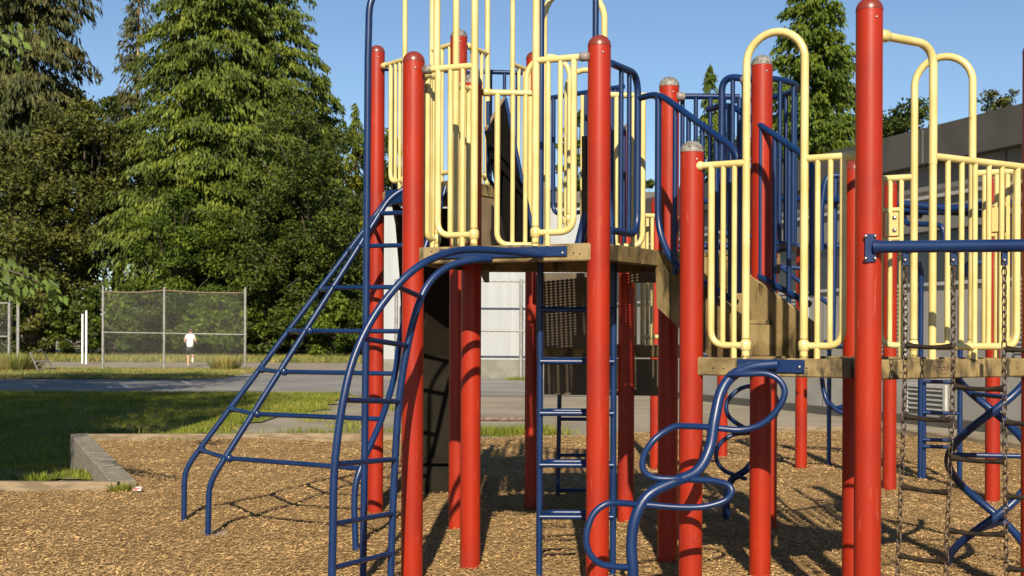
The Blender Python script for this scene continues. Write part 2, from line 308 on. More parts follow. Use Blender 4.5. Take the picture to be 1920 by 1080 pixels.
# ================================================================ play structure
PS = empty('play_structure', label='large red, yellow and blue metal climbing structure on the wood chips', cat='play structure')
PO = dict(A=(-.588, 6.95, 3.15, 1), B=(.482, 6.56, 3.15, 1), C=(-.262, 7.50, 3.14, 0), D=(.905, 9.28, 3.15, 0), E=(-.413, 8.92, 3.80, 0), F=(-1.135, 9.79, 3.89, 1),
          G=(.175, 9.94, 3.88, 1), H=(1.012, 7.60, 3.15, 0), I=(.982, 6.43, 2.54, 0), J=(1.512, 7.13, 3.18, 0), K=(1.745, 5.75, 3.13, 1), P=(2.025, 6.95, 2.52, 1),
          Q=(2.87, 6.45, 3.1, 1), S=(1.97, 9.0, 2.3, 1))
RAD = .0645
def post(x, y, zt, redcap, parent=PS, r=RAD):
    b = MB(); b.lathe((x, y, 0), [(r, -.1), (r, zt-.09), (r, zt-.062)], 32); o = b.build('post', RED, parent)
    c = MB(); zc = zt-.062; c.lathe((x, y, 0), [(r+.0015, zc-.004)]+[((r+.0015)*math.cos(t)+1e-5, zc+(r*.95)*math.sin(t)) for t in lin(0, math.pi/2, 8)], 32); c.build('post_cap', REDCAP if redcap else GRAYCAP, o)
    s = MB(); s.ball((x+r*.25, y-r*.965, zt-.11), .007, 8); s.build('cap_screw', STEEL, o); return o
for k_, (x, y, zt, rc) in PO.items(): post(x, y, zt, rc)
def XY(k): return Vector(PO[k][:2])
def v3(p, z): return Vector((p[0], p[1], z))
def clampat(mb_parent, p, q, z, m, r=.026):     # sleeve where a rail meets a post
    p = v3(p, z); d = (v3(q, z)-p).normalized(); b = MB(); b.lathe(p-d*.012, [(1e-4, 0), (r*.7, .002), (r, .012), (r, .05), (r*.85, .058), (r*.6, .06)], 16, d); b.build('clamp', m, mb_parent)
RT = .0195; BT = .0145
def panel(P0, P1, zd, left=None, right=None, ends=(None, None), arch=None, m=YEL, clampm=(None, None), name='guard_rail', rail=1.04, archh=1.72, low=.065, label=None):
    """left/right: [outer column, bars..., leg] picture columns on the plan line P0-P1"""
    f = MB(); bars = []
    for side, cols in ((0, left), (1, right)):
        if not cols: continue
        if side == 1 and arch: cols = cols[::-1]
        out, leg = online(P0, P1, cols[0]), online(P0, P1, cols[-1]); e = online(P0, P1, ends[side]) if ends[side] else out
        f.tube([v3(e, zd+rail), v3(leg, zd+rail)], RT)
        f.tube(fil([v3(out, zd+rail-.005), v3(out, zd+low), v3(leg, zd+low)], .085, 7), RT*.95)
        for c_ in cols[1:-1]:
            p = online(P0, P1, c_); b = MB(); b.tube([v3(p, zd+low), v3(p, zd+rail)], BT); bars.append(b)
        if arch is None: f.tube([v3(leg, zd), v3(leg, zd+rail)], RT)
        mid = online(P0, P1, cols[len(cols)//2]); f.tube([v3(mid, zd-.01), v3(mid, zd+low)], .016)
    if arch:
        a, b_ = online(P0, P1, arch[0]), online(P0, P1, arch[1]); c = (a+b_)/2; R = (b_-a).length/2; u = (b_-a).normalized(); zt = zd+archh-R
        pts = [v3(a, zd-.01), v3(a, zt)]+[v3(c-u*R*math.cos(t), zt+R*math.sin(t)) for t in lin(.15, math.pi-.15, 14)]+[v3(b_, zt), v3(b_, zd-.01)]
        f.tube(pts, RT*1.08, 14)
        welds = [v3(q, zd+low-.03) for q in (a, b_)]
        for q in (a, b_): f.lathe(v3(q, zd+low-.03), [(RT, 0), (RT*1.5, .01), (RT*1.5, .05), (RT, .06)], 14)
    o = f.build(name, m, PS)
    if label: o['label'] = label
    for b in bars: b.build('baluster', m, o)
    if arch and m is YEL:
        for q in (a, b_):
            wv = MB(); wv.lathe(v3(q, zd+low+.034), [(RT*1.12, 0), (RT*1.22, .003), (RT*1.12, .006)], 14); wv.build('weld_bead', GRIME, o)
            wv = MB(); wv.lathe(v3(q, zd+.002), [(RT*1.12, 0), (RT*1.25, .004), (RT*1.12, .012)], 14); wv.build('weld_bead', GRIME, o)
    for side in (0, 1):
        if clampm[side] and ends[side]:
            e = online(P0, P1, ends[side]); q = online(P0, P1, (left or right)[-1] if side == 0 else (right or left)[0]); clampat(o, e, q, zd+rail, clampm[side])
    return o
Z1, Z2, Z3, Z4 = 1.985, 1.355, 2.66, 1.40
front = lambda a, b, d: (lambda n: (XY(a)+n*d, XY(b)+n*d))(Vector(((XY(b)-XY(a)).y, -(XY(b)-XY(a)).x)).normalized())
A_, B_ = XY('A')+Vector((.02, -.05)), XY('B')+Vector((-.02, -.04))
panel(A_, B_, Z1, [820, 843, 866, 888], [1003, 1026, 1049, 1074], (794, 1100), (888, 1003), clampm=(GRAYCAP, CLAMP), label='yellow arched guard rail nearest the camera on the upper deck')
I_, K_ = Vector((.99, 6.40)), Vector((1.757, 5.99))
panel(I_, K_, Z2, [1333, 1355, 1376, 1398], [1507, 1532, 1556, 1580], (1301, 1600), (1398, 1507), clampm=(YEL, YEL), label='yellow arched guard rail in front of the steps on the lower deck')
C_, H_ = XY('C'), XY('H')
panel(C_, H_, Z1, [931, 960, 984, 1019], [1130, 1154, 1186, 1204], (905, 1237), (1018, 1131), clampm=(YEL, YEL), label='yellow arched guard rail across the back of the upper deck')
A2, C2 = Vector((-.535, 6.99)), Vector((-.262, 7.44))
panel(A2, C2, Z1, [800, 805, 810, 817], [853, 862, 869, 877], (793, 884), (817, 853), clampm=(YEL, YEL), label='yellow arched guard rail on the left side of the upper deck')
# K-Q : half hoop and panel
K2, Q2 = Vector((1.75, 5.78)), XY('Q')+Vector((0, -.02))
o = panel(K2, Q2, Z2, None, [1906, 1877, 1853, 1827, 1802, 1776, 1748], (None, 1925), None, label='wide yellow guard rail beside the chain ladder')
p0, p1 = online(K2, Q2, 1650), online(K2, Q2, 1748)
hh = MB(); hh.tube(fil([v3(p0, 2.965), v3(p1, 2.965), v3(p1, Z2+1.0)], .12, 8), RT*1.1, 14); hh.build('entry_hoop', YEL, PS); clampat(o, p0, p1, 2.965, YEL, .03)
# P-Q back panel with arch
P3, Q3 = Vector((2.05, 6.93)), Vector((2.85, 6.52))
panel(P3, Q3, Z2, [1650, 1668, 1689, 1713], [1822, 1845, 1868, 1888, 1903], (1640, 1912), (1713, 1822), label='yellow arched guard rail on the far side of the lower deck')
for cx_, cy0, sd_ in ((1670, 421, 1), (1871, 412, 1)):
    b = MB(); q = online(P3, Q3, cx_-1); z_ = at(cx_, cy0, q.y).z; d = (Q3-P3).normalized(); rz = math.atan2(d.y, d.x)
    b.box((q.x, q.y-.02, z_), .075, .014, .135, rz); o = b.build('bracket_plate', YEL, PS)
    for dz in (.036, -.036):
        s_ = MB(); s_.ball((q.x+.014, q.y-.03, z_+dz), .015, 12); s_.build('bolt', STEEL, o)
    for e in (.085, -.085): b = MB(); b.tube([v3(q-d*.05, z_+e), v3(q+d*.06, z_+e)], .014); b.build('cross_bar', YEL, PS)
# deck 3 panels (high platform)
panel(XY('F'), XY('E'), Z3, [731, 740, 748, 757], [808, 827, 841, 850], (716, 862), (757, 808), clampm=(YEL, YEL), label='yellow arched guard rail on the left face of the highest platform')
panel(XY('E'), XY('G'), Z3, [884, 892, 901, 912], [959, 971, 981, 990], (875, 1000), (912, 959), clampm=(YEL, YEL), label='yellow arched guard rail on the right face of the highest platform')
panel(XY('F')+Vector((0, .02)), XY('G')+Vector((0, .02)), Z3, [736, 762, 790, 818, 845, 872], [990, 968, 944, 918, 895, 880], (716, 1000), m=BLU, label='blue guard rail across the back of the highest platform')
# further yellow hoops and blue rail
G1, D1 = Vector((.03, 9.0)), Vector((.78, 8.9))
panel(G1, D1, 2.3, [985, 993, 1001, 985], None, (None, None), (985, 1067), archh=1.305, label='pale yellow hoop rail behind the upper deck')
panel(G1+Vector((0, .25)), D1+Vector((0, .15)), 2.3, [1063, 1075, 1090, 1063], None, (None, None), (1061, 1128), archh=1.235)
panel(XY('G')+Vector((.03, -.05)), XY('D')+Vector((0, .05)), 2.42, [1036, 1065, 1097, 1122], [1160, 1152, 1145, 1130], (1018, 1168), m=BLU, label='blue guard rail between the two rear red posts')
panel(Vector((.9, 9.35)), Vector((1.5, 9.6)), Z4, None, [1258, 1240, 1222, 1205], (None, 1270), None, label='yellow guard rail on the low rear platform')
q = MB(); [q.tube([atz(x, Z4, 9.6), atz(x, 2.45, 9.6)], BT) for x in (1191, 1214)]; q.build('rail_upright', YEL, PS)
# ---- blue side rails (upper deck towards the stairs)
def tubes(name, paths, r, m=BLU, parent=PS, label=None, seg=12):
    b = MB(); [b.tube(p, r, seg) for p in paths]; o = b.build(name, m, parent)
    if label: o['label'] = label
    return o
BH0, BH1 = XY('B')+Vector((.03, .06)), Vector((.78, 7.18))
e1 = online(BH0, BH1, 1194); s1 = online(BH0, BH1, 1143)
o = tubes('side_rail', [fil([v3(s1, 3.03), v3(e1, 3.06), v3(e1, Z1+.10), v3(s1, Z1+.09)], .13, 8)], RT*1.1, label='blue looped side rail right of the tallest front post')
for c_ in (1163, 1178): p = online(BH0, BH1, c_); tubes('baluster', [[v3(p, Z1+.09), v3(p, 3.05)]], BT, parent=o)
for i, c_ in enumerate((1149, 1170)): tubes('rail_upright', [[atz(c_, Z1, 7.9), atz(c_, 2.88, 7.9)]], BT)
JL = [XY('J')+Vector((-.05, -.0)), Vector((1.29, 7.25))]; e2 = JL[1]
o = tubes('side_rail', [fil([v3(JL[0], 3.03), v3(e2, 3.08), v3(e2, Z1+.1), v3(JL[0], Z1+.09)], .13, 8)], RT*1.1, label='blue looped side rail left of the grey capped middle post')
for t in (.35, .7): p = JL[1].lerp(JL[0], t); tubes('baluster', [[v3(p, Z1+.09), v3(p, 3.05)]], BT, parent=o)
clampat(o, JL[0]+Vector((-.03, 0)), JL[1], 3.03, CLAMP, .03)
# H - behind J straight blue rail
o = panel(XY('H'), Vector((1.5, 7.62)), Z1, None, [1385, 1356, 1330, 1303, 1278, 1266], (None, 1385), None, m=BLU, label='straight blue guard rail behind the stair'); clampat(o, XY('H')+Vector((.05, -.03)), (1.5, 7.6), Z1+1.03, CLAMP, .03)
# curved blue balcony right of J
cx_, cy_, R = 1.50, 7.75, .36
arc = lambda z, t0=-1.35, t1=1.5: [Vector((cx_+R*math.cos(t), cy_+R*math.sin(t), z)) for t in lin(t0, t1, 14)]
o = tubes('balcony_rail', [arc(3.10)], RT, label='curved blue balcony rail right of the middle post'); tubes('lower_rail', [arc(2.06)], RT, parent=o)
for t in lin(-1.0, 1.3, 6): tubes('baluster', [[(cx_+R*math.cos(t), cy_+R*math.sin(t), 2.06), (cx_+R*math.cos(t), cy_+R*math.sin(t), 3.10)]], BT, parent=o)
# ---- stairs
SL, SR = Vector((.857, 7.05)), Vector((1.266, 7.32)); sdir = Vector((.55, -.835)); run = .66
def stringer(p, sidev):
    q = p+sdir*run; b = MB(); w = sidev*.035
    prof = [(p, Z1-.02), (p+sdir*.02, Z1), (q+sdir*.10, Z2+.20), (q+sdir*.10, Z2), (q-sdir*.1, Z2-.06), (p+sdir*.02, Z1-.34)]
    vs = [v3(a, z) for a, z in prof]+[v3(a+w, z) for a, z in prof]; n = len(prof)
    b.add(vs, [tuple(range(n)), tuple(range(n, 2*n))[::-1]]+[(k, (k+1) % n, n+(k+1) % n, n+k) for k in range(n)], False); return b.build('stair_stringer', DECK, PS)
sv = Vector((.835, .55)); stringer(SL, sv); stringer(SR+sv*.02, sv)
for i in range(3):
    zt = Z1-(i)*(Z1-Z2)/3; zb = zt-(Z1-Z2)/3; f0 = SL+sv*.037+sdir*(run*i/3+.02); f1 = SR+sdir*(run*i/3+.02)-Vector((0, .0)); 
    f1 = f0+sv*((SR-SL).dot(sv)-.02)
    b = MB(); b.beam(v3(f0, 0), v3(f1, 0), .03, zb, zt-.026, .003); b.build('stair_riser', DECK, PS)
    t = MB(); m0 = (f0+sdir*(run/6-.01)); m1 = (f1+sdir*(run/6-.01)); t.beam(v3(m0-sdir*run/3, 0), v3(m1-sdir*run/3, 0), run/3+.02, zt-.024, zt, .004); t.build('stair_tread', DECK, PS)
def handrail(p, x0, label):
    q = p+sdir*(run+.08); za = Z1+.93; zb = Z2+1.12
    o = tubes('stair_handrail', [fil([v3(p-sdir*.14, za), v3(p+sdir*.06, za), v3(q, zb), v3(q, Z2+.35)], .1, 7), fil([v3(p+sdir*.06, za-.0), v3(p+sdir*.06, Z1+.12), v3(p+sdir*.2, Z1-.10), v3(q-sdir*.02, Z2+.30)], .11, 7)], RT, label=label)
    for t in lin(.2, .9, 5):
        a = p+sdir*.08; s_ = a.lerp(q, t); z_ = za+(zb-za)*t; tubes('baluster', [[v3(s_, max(Z2+.30, z_-1.02+.02)), v3(s_, z_)]], BT, parent=o)
    return o
handrail(SL-sv*.03, 0, 'blue sloping handrail on the left of the steps')
handrail(SR+sv*.06, 0, 'blue sloping handrail on the right of the steps')
# ---- decks
def deckgrid(poly, z, parent, p=.05, w=.035, th=.012):
    poly = [Vector(q[:2]) for q in poly]; b = MB()
    def spans(ax, c):
        xs = []
        for i in range(len(poly)):
            a, d = poly[i], poly[(i+1) % len(poly)]
            if (a[ax] > c) != (d[ax] > c): t = (c-a[ax])/(d[ax]-a[ax]); xs.append(a[1-ax]+t*(d[1-ax]-a[1-ax]))
        return sorted(xs)
    for ax in (0, 1):
        lo = min(q[ax] for q in poly); hi = max(q[ax] for q in poly); c = lo+p/2
        while c < hi:
            s_ = spans(ax, c)
            for i in range(0, len(s_)-1, 2):
                m_ = (s_[i]+s_[i+1])/2; L_ = s_[i+1]-s_[i]; zz = z-th/2-(.0012 if ax else 0)
                if ax == 0: b.box((c, m_, zz), w, L_, th)
                else: b.box((m_, c, zz), L_, w, th-.003)
            c += p
    return b.build('deck_grating', GRID, parent)
def deck(poly, z, edges, th=.0985, label=None):
    b = MB(); n = len(poly)
    for i in edges: a, c = poly[i], poly[(i+1) % n]; b.beam(a, c, .05, z-th, z, .007)
    o = b.build('deck_frame', DECK, PS)
    if label: o['label'] = label
    deckgrid(poly, z-.012, o); return o
a0 = XY('A')+Vector((.05, -.03)); b0 = XY('B')+Vector((0, -.035)); 
b1 = SL.copy()
deck([a0, b0, b1, SR+Vector((0, .02)), Vector((1.75, 7.75)), Vector((1.0, 7.75)), XY('C')+Vector((0, .1)), Vector((-.45, 7.35))], Z1, [0, 1, 2, 3, 4, 5, 6, 7], label='weathered tan upper deck')
i0 = Vector((1.01, 6.40)); k0 = Vector((1.735, 5.99))
b = MB(); b.beam((-.2, 7.82), (-.2, 9.2), .04, Z1-.0985, Z1-.003); fr = b.build('deck_joist', BROWN, PS); deckgrid([(-.2, 7.8), (1.0, 7.8), (1.0, 9.2), (-.2, 9.2)], Z1-.012, fr, .036, .0195, .005)
deck([i0, k0, Vector((1.95, 6.9)), Vector((1.66, 6.85)), Vector((1.2, 6.6))], Z2, [0, 1, 2, 3, 4], label='stained tan lower deck below the steps')
deck([Vector((1.80, 5.80)), XY('Q'), XY('P')], Z2, [0, 1, 2], label='pale tan lower deck behind the chain ladder')
deck([XY('F')+Vector((.06, 0)), XY('E'), XY('G')], Z3, [0, 1, 2], label='highest triangular deck')
deck([Vector((.25, 9.45)), Vector((1.45, 9.25)), Vector((1.6, 10.3)), Vector((.2, 10.5))], Z4, [0, 1, 2, 3], label='low rear deck in shade')
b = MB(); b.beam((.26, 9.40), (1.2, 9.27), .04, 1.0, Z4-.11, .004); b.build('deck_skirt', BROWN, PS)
b = MB(); b.beam((1.78, 10.2), (2.35, 10.35), .05, 2.05, 2.2, .006); b.build('deck_beam', DECK, PS)
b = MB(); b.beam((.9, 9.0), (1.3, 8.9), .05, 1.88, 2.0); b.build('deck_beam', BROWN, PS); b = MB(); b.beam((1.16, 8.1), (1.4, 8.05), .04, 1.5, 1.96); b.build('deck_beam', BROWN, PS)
# boards
e_, g_ = XY('E'), XY('G'); b = MB(); b.beam(e_+(g_-e_)*.12+Vector((-.02, -.05)), e_+(g_-e_)*.9+Vector((-.02, -.05)), .02, 2.02, Z3-.1, .003); b.build('closure_board', TANB, PS)
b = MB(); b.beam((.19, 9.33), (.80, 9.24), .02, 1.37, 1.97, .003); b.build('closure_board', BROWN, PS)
# black climbing wall
TL, TR, BR, BL = at(911, 245, 8.25), at(945, 187, 8.9), at(1004, 475, 8.3), at(956, 475, 7.65)
b = MB(); b.slab([TL, TR, BR, BL], .012)
for t in lin(.04, .96, 16): b.tube([TL.lerp(TR, t)+Vector((0, -.012, 0)), BL.lerp(BR, t)+Vector((0, -.012, 0))], .007, 6)
o = b.build('rubber_ramp', RUBBER, PS); o['label'] = 'black ribbed rubber ramp leaning behind the yellow bars'
tubes('ramp_edge', [[TL+Vector((0, -.01, .01)), TR+Vector((0, -.01, .01))]], .012, TANB, o)
tubes('ramp_edge', [[TR+Vector((.01, -.02, 0)), BR+Vector((.01, -.02, 0))]], .016, BLU, o)
tubes('ramp_support', [fil([at(915, 190, 8.3), at(915, 335, 8.3), at(930, 352, 8.4), at(935, 450, 8.4)], .08)], .014)
tubes('ramp_support', [[at(1100, 400, 7.4), at(1083, 470, 7.4)]], .03, BLU)
b = MB(); b.slab([at(1091, 255, 8.2), at(1101, 255, 8.2), at(1101, 470, 8.2), at(1091, 470, 8.2)], .02); b.build('rubber_panel', RUBBER, PS)
# ---- slide at the back
sl = MB(); prof = [(9.95, 2.6), (10.3, 2.45), (10.7, 2.0), (11.0, 1.3), (11.25, .75), (11.5, .42), (12.1, .3)]; cx = -.70; vs = []; seg = len(prof)
for (yy, zz) in prof: vs += [(cx-.30, yy, zz+.22), (cx-.30, yy, zz), (cx-.24, yy, zz-.05), (cx+.24, yy, zz-.05), (cx+.30, yy, zz), (cx+.30, yy, zz+.22)]
fs = [(i*6+k, i*6+k+1, i*6+7+k, i*6+6+k) for i in range(seg-1) for k in range(5)]; sl.add(vs, fs, True)
o = sl.build('slide_chute', SLIDE, PS); o.modifiers.new('s', 'SOLIDIFY').thickness = .03; o['label'] = 'dark brown plastic slide seen from behind, coloured darker for shade'
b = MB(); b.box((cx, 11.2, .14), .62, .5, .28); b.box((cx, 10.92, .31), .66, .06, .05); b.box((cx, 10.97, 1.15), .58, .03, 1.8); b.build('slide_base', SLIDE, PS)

# ---- blue climbers
def ladder(name, rails, rungs, r, rr, label, parent=PS):
    o = tubes(name, rails, r, label=label, parent=parent)
    for q in rungs: tubes('rung', [q], rr, parent=o)
    return o
# wide slanted climber to the high platform
r1 = [at(345, 975, 9.36), at(346, 880, 9.37), at(372, 843, 9.38), at(445, 768-24, 9.4), at(548, 605, 9.5), at(640, 480, 9.58), at(690, 413, 9.63), at(738, 362, 9.68)]
r1 = [at(345, 975, 9.36), at(346, 883, 9.36), at(372, 845, 9.37), at(735, 362, 9.66)]
r2 = [at(390, 1001, 8.73), at(392, 908, 8.73), at(417, 866, 8.75), at(730, 372, 9.2), at(760, 352, 9.22)]
r3 = [at(667, 1032, 8.03), at(665, 925, 8.05), at(680, 868, 8.1), at(715, 787, 8.3), at(740, 704, 8.55), at(752, 625, 8.75), at(778, 530, 8.85), at(805, 440, 8.95), at(828, 378, 9.0), at(836, 350, 9.02)]
def pt_at_z(path, z):
    for a, b_ in zip(path[:-1], path[1:]):
        if (a.z-z)*(b_.z-z) <= 0 and a.z != b_.z: return a.lerp(b_, (z-a.z)/(b_.z-a.z))
R1, R2, R3 = fil(r1, .12), fil(r2, .12), crv(r3, 5)
rz_ = [.55, .875, 1.19, 1.50, 1.835, 2.16, 2.42]; rg = []
for z_ in rz_:
    a, m_, c_ = pt_at_z(R1, z_), pt_at_z(R2, z_), pt_at_z(R3, z_)
    if a and m_ and c_: rg.append([a, m_+Vector((.015, -.02, 0)), c_+Vector((.01, 0, 0))])
o = ladder('slanted_climber', [[r1[0]-Vector((0, 0, .12))]+R1, [r2[0]-Vector((0, 0, .12))]+R2, [r3[0]-Vector((0, 0, .12))]+R3], rg, .0225, .0175, 'wide slanted blue climber with three rails rising to the highest platform')
for g in rg[:4]:
    for p in g[:2]:
        b = MB(); b.ball(p+Vector((.03, -.02, 0)), .03, 12); b.build('rung_clamp', BLU, o); b = MB(); b.ball(p+Vector((.03, -.048, .012)), .009, 8); b.build('bolt', STEEL, o)
pl = MB(); pl.slab([at(722, 358, 9.6), at(850, 340, 9.0), at(850, 362, 9.0), at(722, 385, 9.6)], .01); pl.build('mounting_plate', BLU, PS)
# fireman's pole
tubes('sliding_pole', [[at(680, 1140, 6.93), at(686, 640, 6.93), at(690, 110, 6.93)]+fil([at(691, 60, 6.93), at(693, -5, 6.93), at(740, -55, 7.0), at(835, -60, 7.2)], .14)[1:]], .021, label='tall blue sliding pole with hooked top left of the front posts')
# curved arch ladder
LA = crv([at(620, 1200, 5.87), at(624, 1000, 5.87), at(627, 880, 5.88), at(641, 765, 5.9), at(664, 670, 5.95), at(705, 587, 6.02), at(765, 515, 6.1), at(820, 481, 6.2), at(875, 468, 6.33), at(950, 471, 6.48), at(1016, 478, 6.60)], 5)
RA = crv([at(731, 1130, 6.5), at(735, 1000, 6.5), at(740, 880, 6.5), at(749, 745, 6.5), at(766, 640, 6.5), at(787, 565, 6.52), at(810, 524, 6.56), at(845, 498, 6.62), at(890, 487, 6.68), at(920, 486, 6.74)], 5)
rg = []
for z_ in (.30, .52, .82, 1.14, 1.45, 1.72):
    a = pt_at_z(LA[:45], z_); c_ = pt_at_z(RA[:45], z_-.04); rg.append([a, c_])
ladder('arch_ladder', [LA, RA], rg, .0205, .0145, 'curved blue arch ladder reaching the upper deck at front left')
def plate(x0, y0, x1, y1, P0, P1, off, bolts):
    a, b_ = online(P0, P1, x0), online(P0, P1, x1); za, zb = at(x0, y0, a.y).z, at(x0, y1, a.y).z; d = (b_-a).normalized(); n = Vector((d.y, -d.x))*off
    b = MB(); b.beam(a+n, b_+n, .008, zb, za, .003); o = b.build('mounting_plate', BLU, PS)
    for (bx, by) in bolts: p = online(P0, P1, bx); s_ = MB(); s_.ball(v3(p+n*1.1, at(bx, by, p.y).z), .009, 10); s_.build('bolt', STEEL, o)
plate(828, 468, 1066, 486, a0, b0, .034, [(1058, 475), (835, 475)])
plate(1387, 673, 1512, 697, i0, k0, .034, [(1503, 688)])
# looped ladder under the upper deck
lx = [atz(1011, 0, 7.27), atz(1149, 0, 7.27)]; XL, XR = lx[0].x, lx[1].x; XU = atz(1117, 3.5, 7.27).x
hoop = [(XL, 7.27, -.1), (XL, 7.27, 3.6)]+[(XL+(XU-XL)/2*(1-math.cos(t)), 7.27, 3.62+.17*math.sin(t)) for t in lin(.2, math.pi-.2, 10)]+[(XU, 7.27, 3.6), (XU, 7.27, 3.2), (XR-.02, 7.27, 2.2), (XR, 7.27, 1.9), (XR, 7.27, -.1)]
rg = []
for i in range(6):
    z_ = .35+.32*i
    rg.append(fil([(XL, 7.25, z_), (XR, 7.25, z_)], .05)); rg.append(fil([(XL, 7.27, z_+.005), (XL+.05, 7.40, z_+.005), (XR-.05, 7.40, z_+.005), (XR, 7.27, z_+.005)], .05))
ladder('hooped_ladder', [hoop], rg, .0195, .017, 'upright blue ladder with double rungs below the upper deck')
# small dark ladder under rear deck
xa, xb = atz(1045, 1, 10.9).x, atz(1112, 1, 10.9).x
ladder('rear_ladder', [[(xa, 10.75, -.1), (xa+.02, 10.75, 1.3)], [(xb, 10.75, -.1), (xb-.02, 10.75, 1.3)]], [[(xa, 10.75, z_), (xb, 10.75, z_)] for z_ in (.06, .38, .71, 1.03)], .02, .016, 'short dark blue ladder under the low rear deck')
# ---- snake climber with loops
def T(lst, n=5): return crv([at(*q) for q in lst], n)
main = T([(1190, 1205, 5.85), (1187, 1080, 5.86), (1184, 1020, 5.87), (1192, 968, 5.88), (1216, 928, 5.9), (1262, 904, 5.93), (1306, 884, 5.96), (1330, 842, 6.0), (1340, 785, 6.03), (1352, 735, 6.07), (1374, 704, 6.1), (1410, 688, 6.13), (1455, 683, 6.14)])
loops = [[(1366, 702, 6.07), (1400, 701, 6.03), (1438, 701, 6.0), (1463, 715, 5.98), (1471, 740, 5.97), (1452, 775, 5.98), (1422, 798, 6.0), (1385, 806, 6.02), (1340, 802, 6.03)],
         [(1330, 801, 6.02), (1290, 799, 5.98), (1262, 801, 5.95), (1228, 823, 5.92), (1207, 855, 5.92), (1207, 882, 5.92), (1228, 896, 5.92), (1268, 898, 5.92), (1296, 896, 5.95)],
         [(1290, 899, 5.95), (1330, 901, 5.9), (1360, 907, 5.86), (1372, 920, 5.84), (1360, 938, 5.84), (1320, 950, 5.84), (1270, 951, 5.86), (1208, 946, 5.89)],
         [(1196, 946, 5.89), (1160, 943, 5.85), (1136, 945, 5.83), (1112, 965, 5.82), (1100, 1000, 5.81), (1103, 1032, 5.81), (1122, 1055, 5.82), (1150, 1062, 5.84), (1186, 1064, 5.87)]]
o = tubes('loop_climber', [main], .0285, label='thick blue serpent pole with loop steps in front of the lower deck', seg=18)
for q in loops: tubes('loop_step', [T(q, 6)], .0165, parent=o, seg=14)
main2 = T([(1362, 985, 9.36), (1363, 930, 9.36), (1372, 900, 9.36), (1400, 880, 9.3), (1420, 850, 9.3), (1425, 800, 9.2), (1430, 740, 9.1), (1440, 700, 8.9)])
o = tubes('loop_climber', [main2], .028, label='second blue serpent pole with loop steps in the shade behind')
for q in ([(1425, 722, 9.1), (1390, 728, 9.0), (1364, 752, 9.0), (1366, 780, 9.0), (1398, 803, 9.1), (1425, 805, 9.2)], [(1420, 812, 9.3), (1378, 814, 9.2), (1350, 832, 9.2), (1343, 858, 9.2), (1358, 882, 9.2), (1398, 898, 9.3)], [(1430, 722, 9.1), (1450, 735, 9.0), (1458, 762, 9.0), (1448, 792, 9.0), (1425, 810, 9.1)]):
    tubes('loop_step', [T(q, 5)], .017, parent=o)
# ---- beam for the chain ladder
bm = MB(); bA, bB = at(1640, 463, 5.68), at(1960, 460, 5.3); bm.tube([bA, bA.lerp(bB, .06), bB], [.036, .0295, .0295], 20); beam_o = bm.build('overhead_beam', BLU, PS)
b = MB(); b.box((bA.x-.022, 5.682, bA.z-.005), .05, .012, .135, .0); o = b.build('mounting_plate', BLU, PS)
for dx, dz in ((-.035, .052), (-.035, -.056), (.01, .052), (.01, -.056)): s_ = MB(); s_.ball((bA.x-.01+dx, 5.672, bA.z+dz), .009, 10); s_.build('bolt', STEEL, o)
HOLE = mat('dark_bolt_hole', (.012, .009, .006), .9)
def holes(P0, P1, off, pts):
    d = (Vector(P1[:2])-Vector(P0[:2])).normalized(); n = Vector((d.y, -d.x))*off
    for bx, by in pts:
        p = online(P0, P1, bx)+n; b = MB(); b.lathe(v3(p, at(bx, by, p.y).z), [(1e-4, 0), (.0045, 0), (.0045, .0012), (1e-4, .0012)], 10, (n.x, n.y, 0)); b.build('bolt_hole', HOLE, PS)
holes(a0, b0, .0252, [(1078, 474), (1089, 476), (812, 472)]); holes(i0, k0, .0252, [(1515, 690), (1562, 693), (1578, 693), (1340, 690), (1360, 691)])
kq0, kq1 = Vector((1.80, 5.80)), XY('Q'); holes(kq0, kq1, .0252, [(1665, 696), (1682, 698), (1724, 695), (1900, 690)])
d_ = (kq1-kq0).normalized(); nn_ = Vector((d_.y, -d_.x))*.0256; sc = []
for i, (u_, w_) in enumerate([(1741, 697), (1746, 684), (1750, 698), (1753, 683), (1758, 697), (1762, 684), (1766, 695), (1771, 683), (1770, 693), (1774, 690), (1760, 689), (1743, 690), (1760, 702), (1775, 696), (1779, 684)]): p = online(kq0, kq1, u_)+nn_; sc.append(v3(p, at(u_, w_, p.y).z))
b = MB(); b.tube(crv(sc, 3), .0011, 5); b.build('marker_scribble', mat('black_marker', (.02, .018, .02), .8), PS)
# corkscrew climber
cz = MB(); HX, HY, HR = atz(1857, 1, 7.45).x, 7.45, .25; pit = 1.32
def helix(ph, z0, z1): return [(HX+HR*math.cos(2*math.pi*z/pit+ph), HY+HR*math.sin(2*math.pi*z/pit+ph), z) for z in lin(z0, z1, 60)]
zL = at(1787, 844, 7.45).z; ph = math.pi-2*math.pi*zL/pit
o = tubes('corkscrew_climber', [helix(ph, -.1, 1.32), helix(ph+math.pi, -.1, 1.32)], .025, label='blue double corkscrew climber behind the chain ladder', seg=14)
for z_ in (.27, .72, 1.1):
    a_ = 2*math.pi*z_/pit+ph; tubes('rung', [[(HX+HR*math.cos(a_), HY+HR*math.sin(a_), z_), (HX-HR*math.cos(a_), HY-HR*math.sin(a_), z_)]], .016, parent=o)

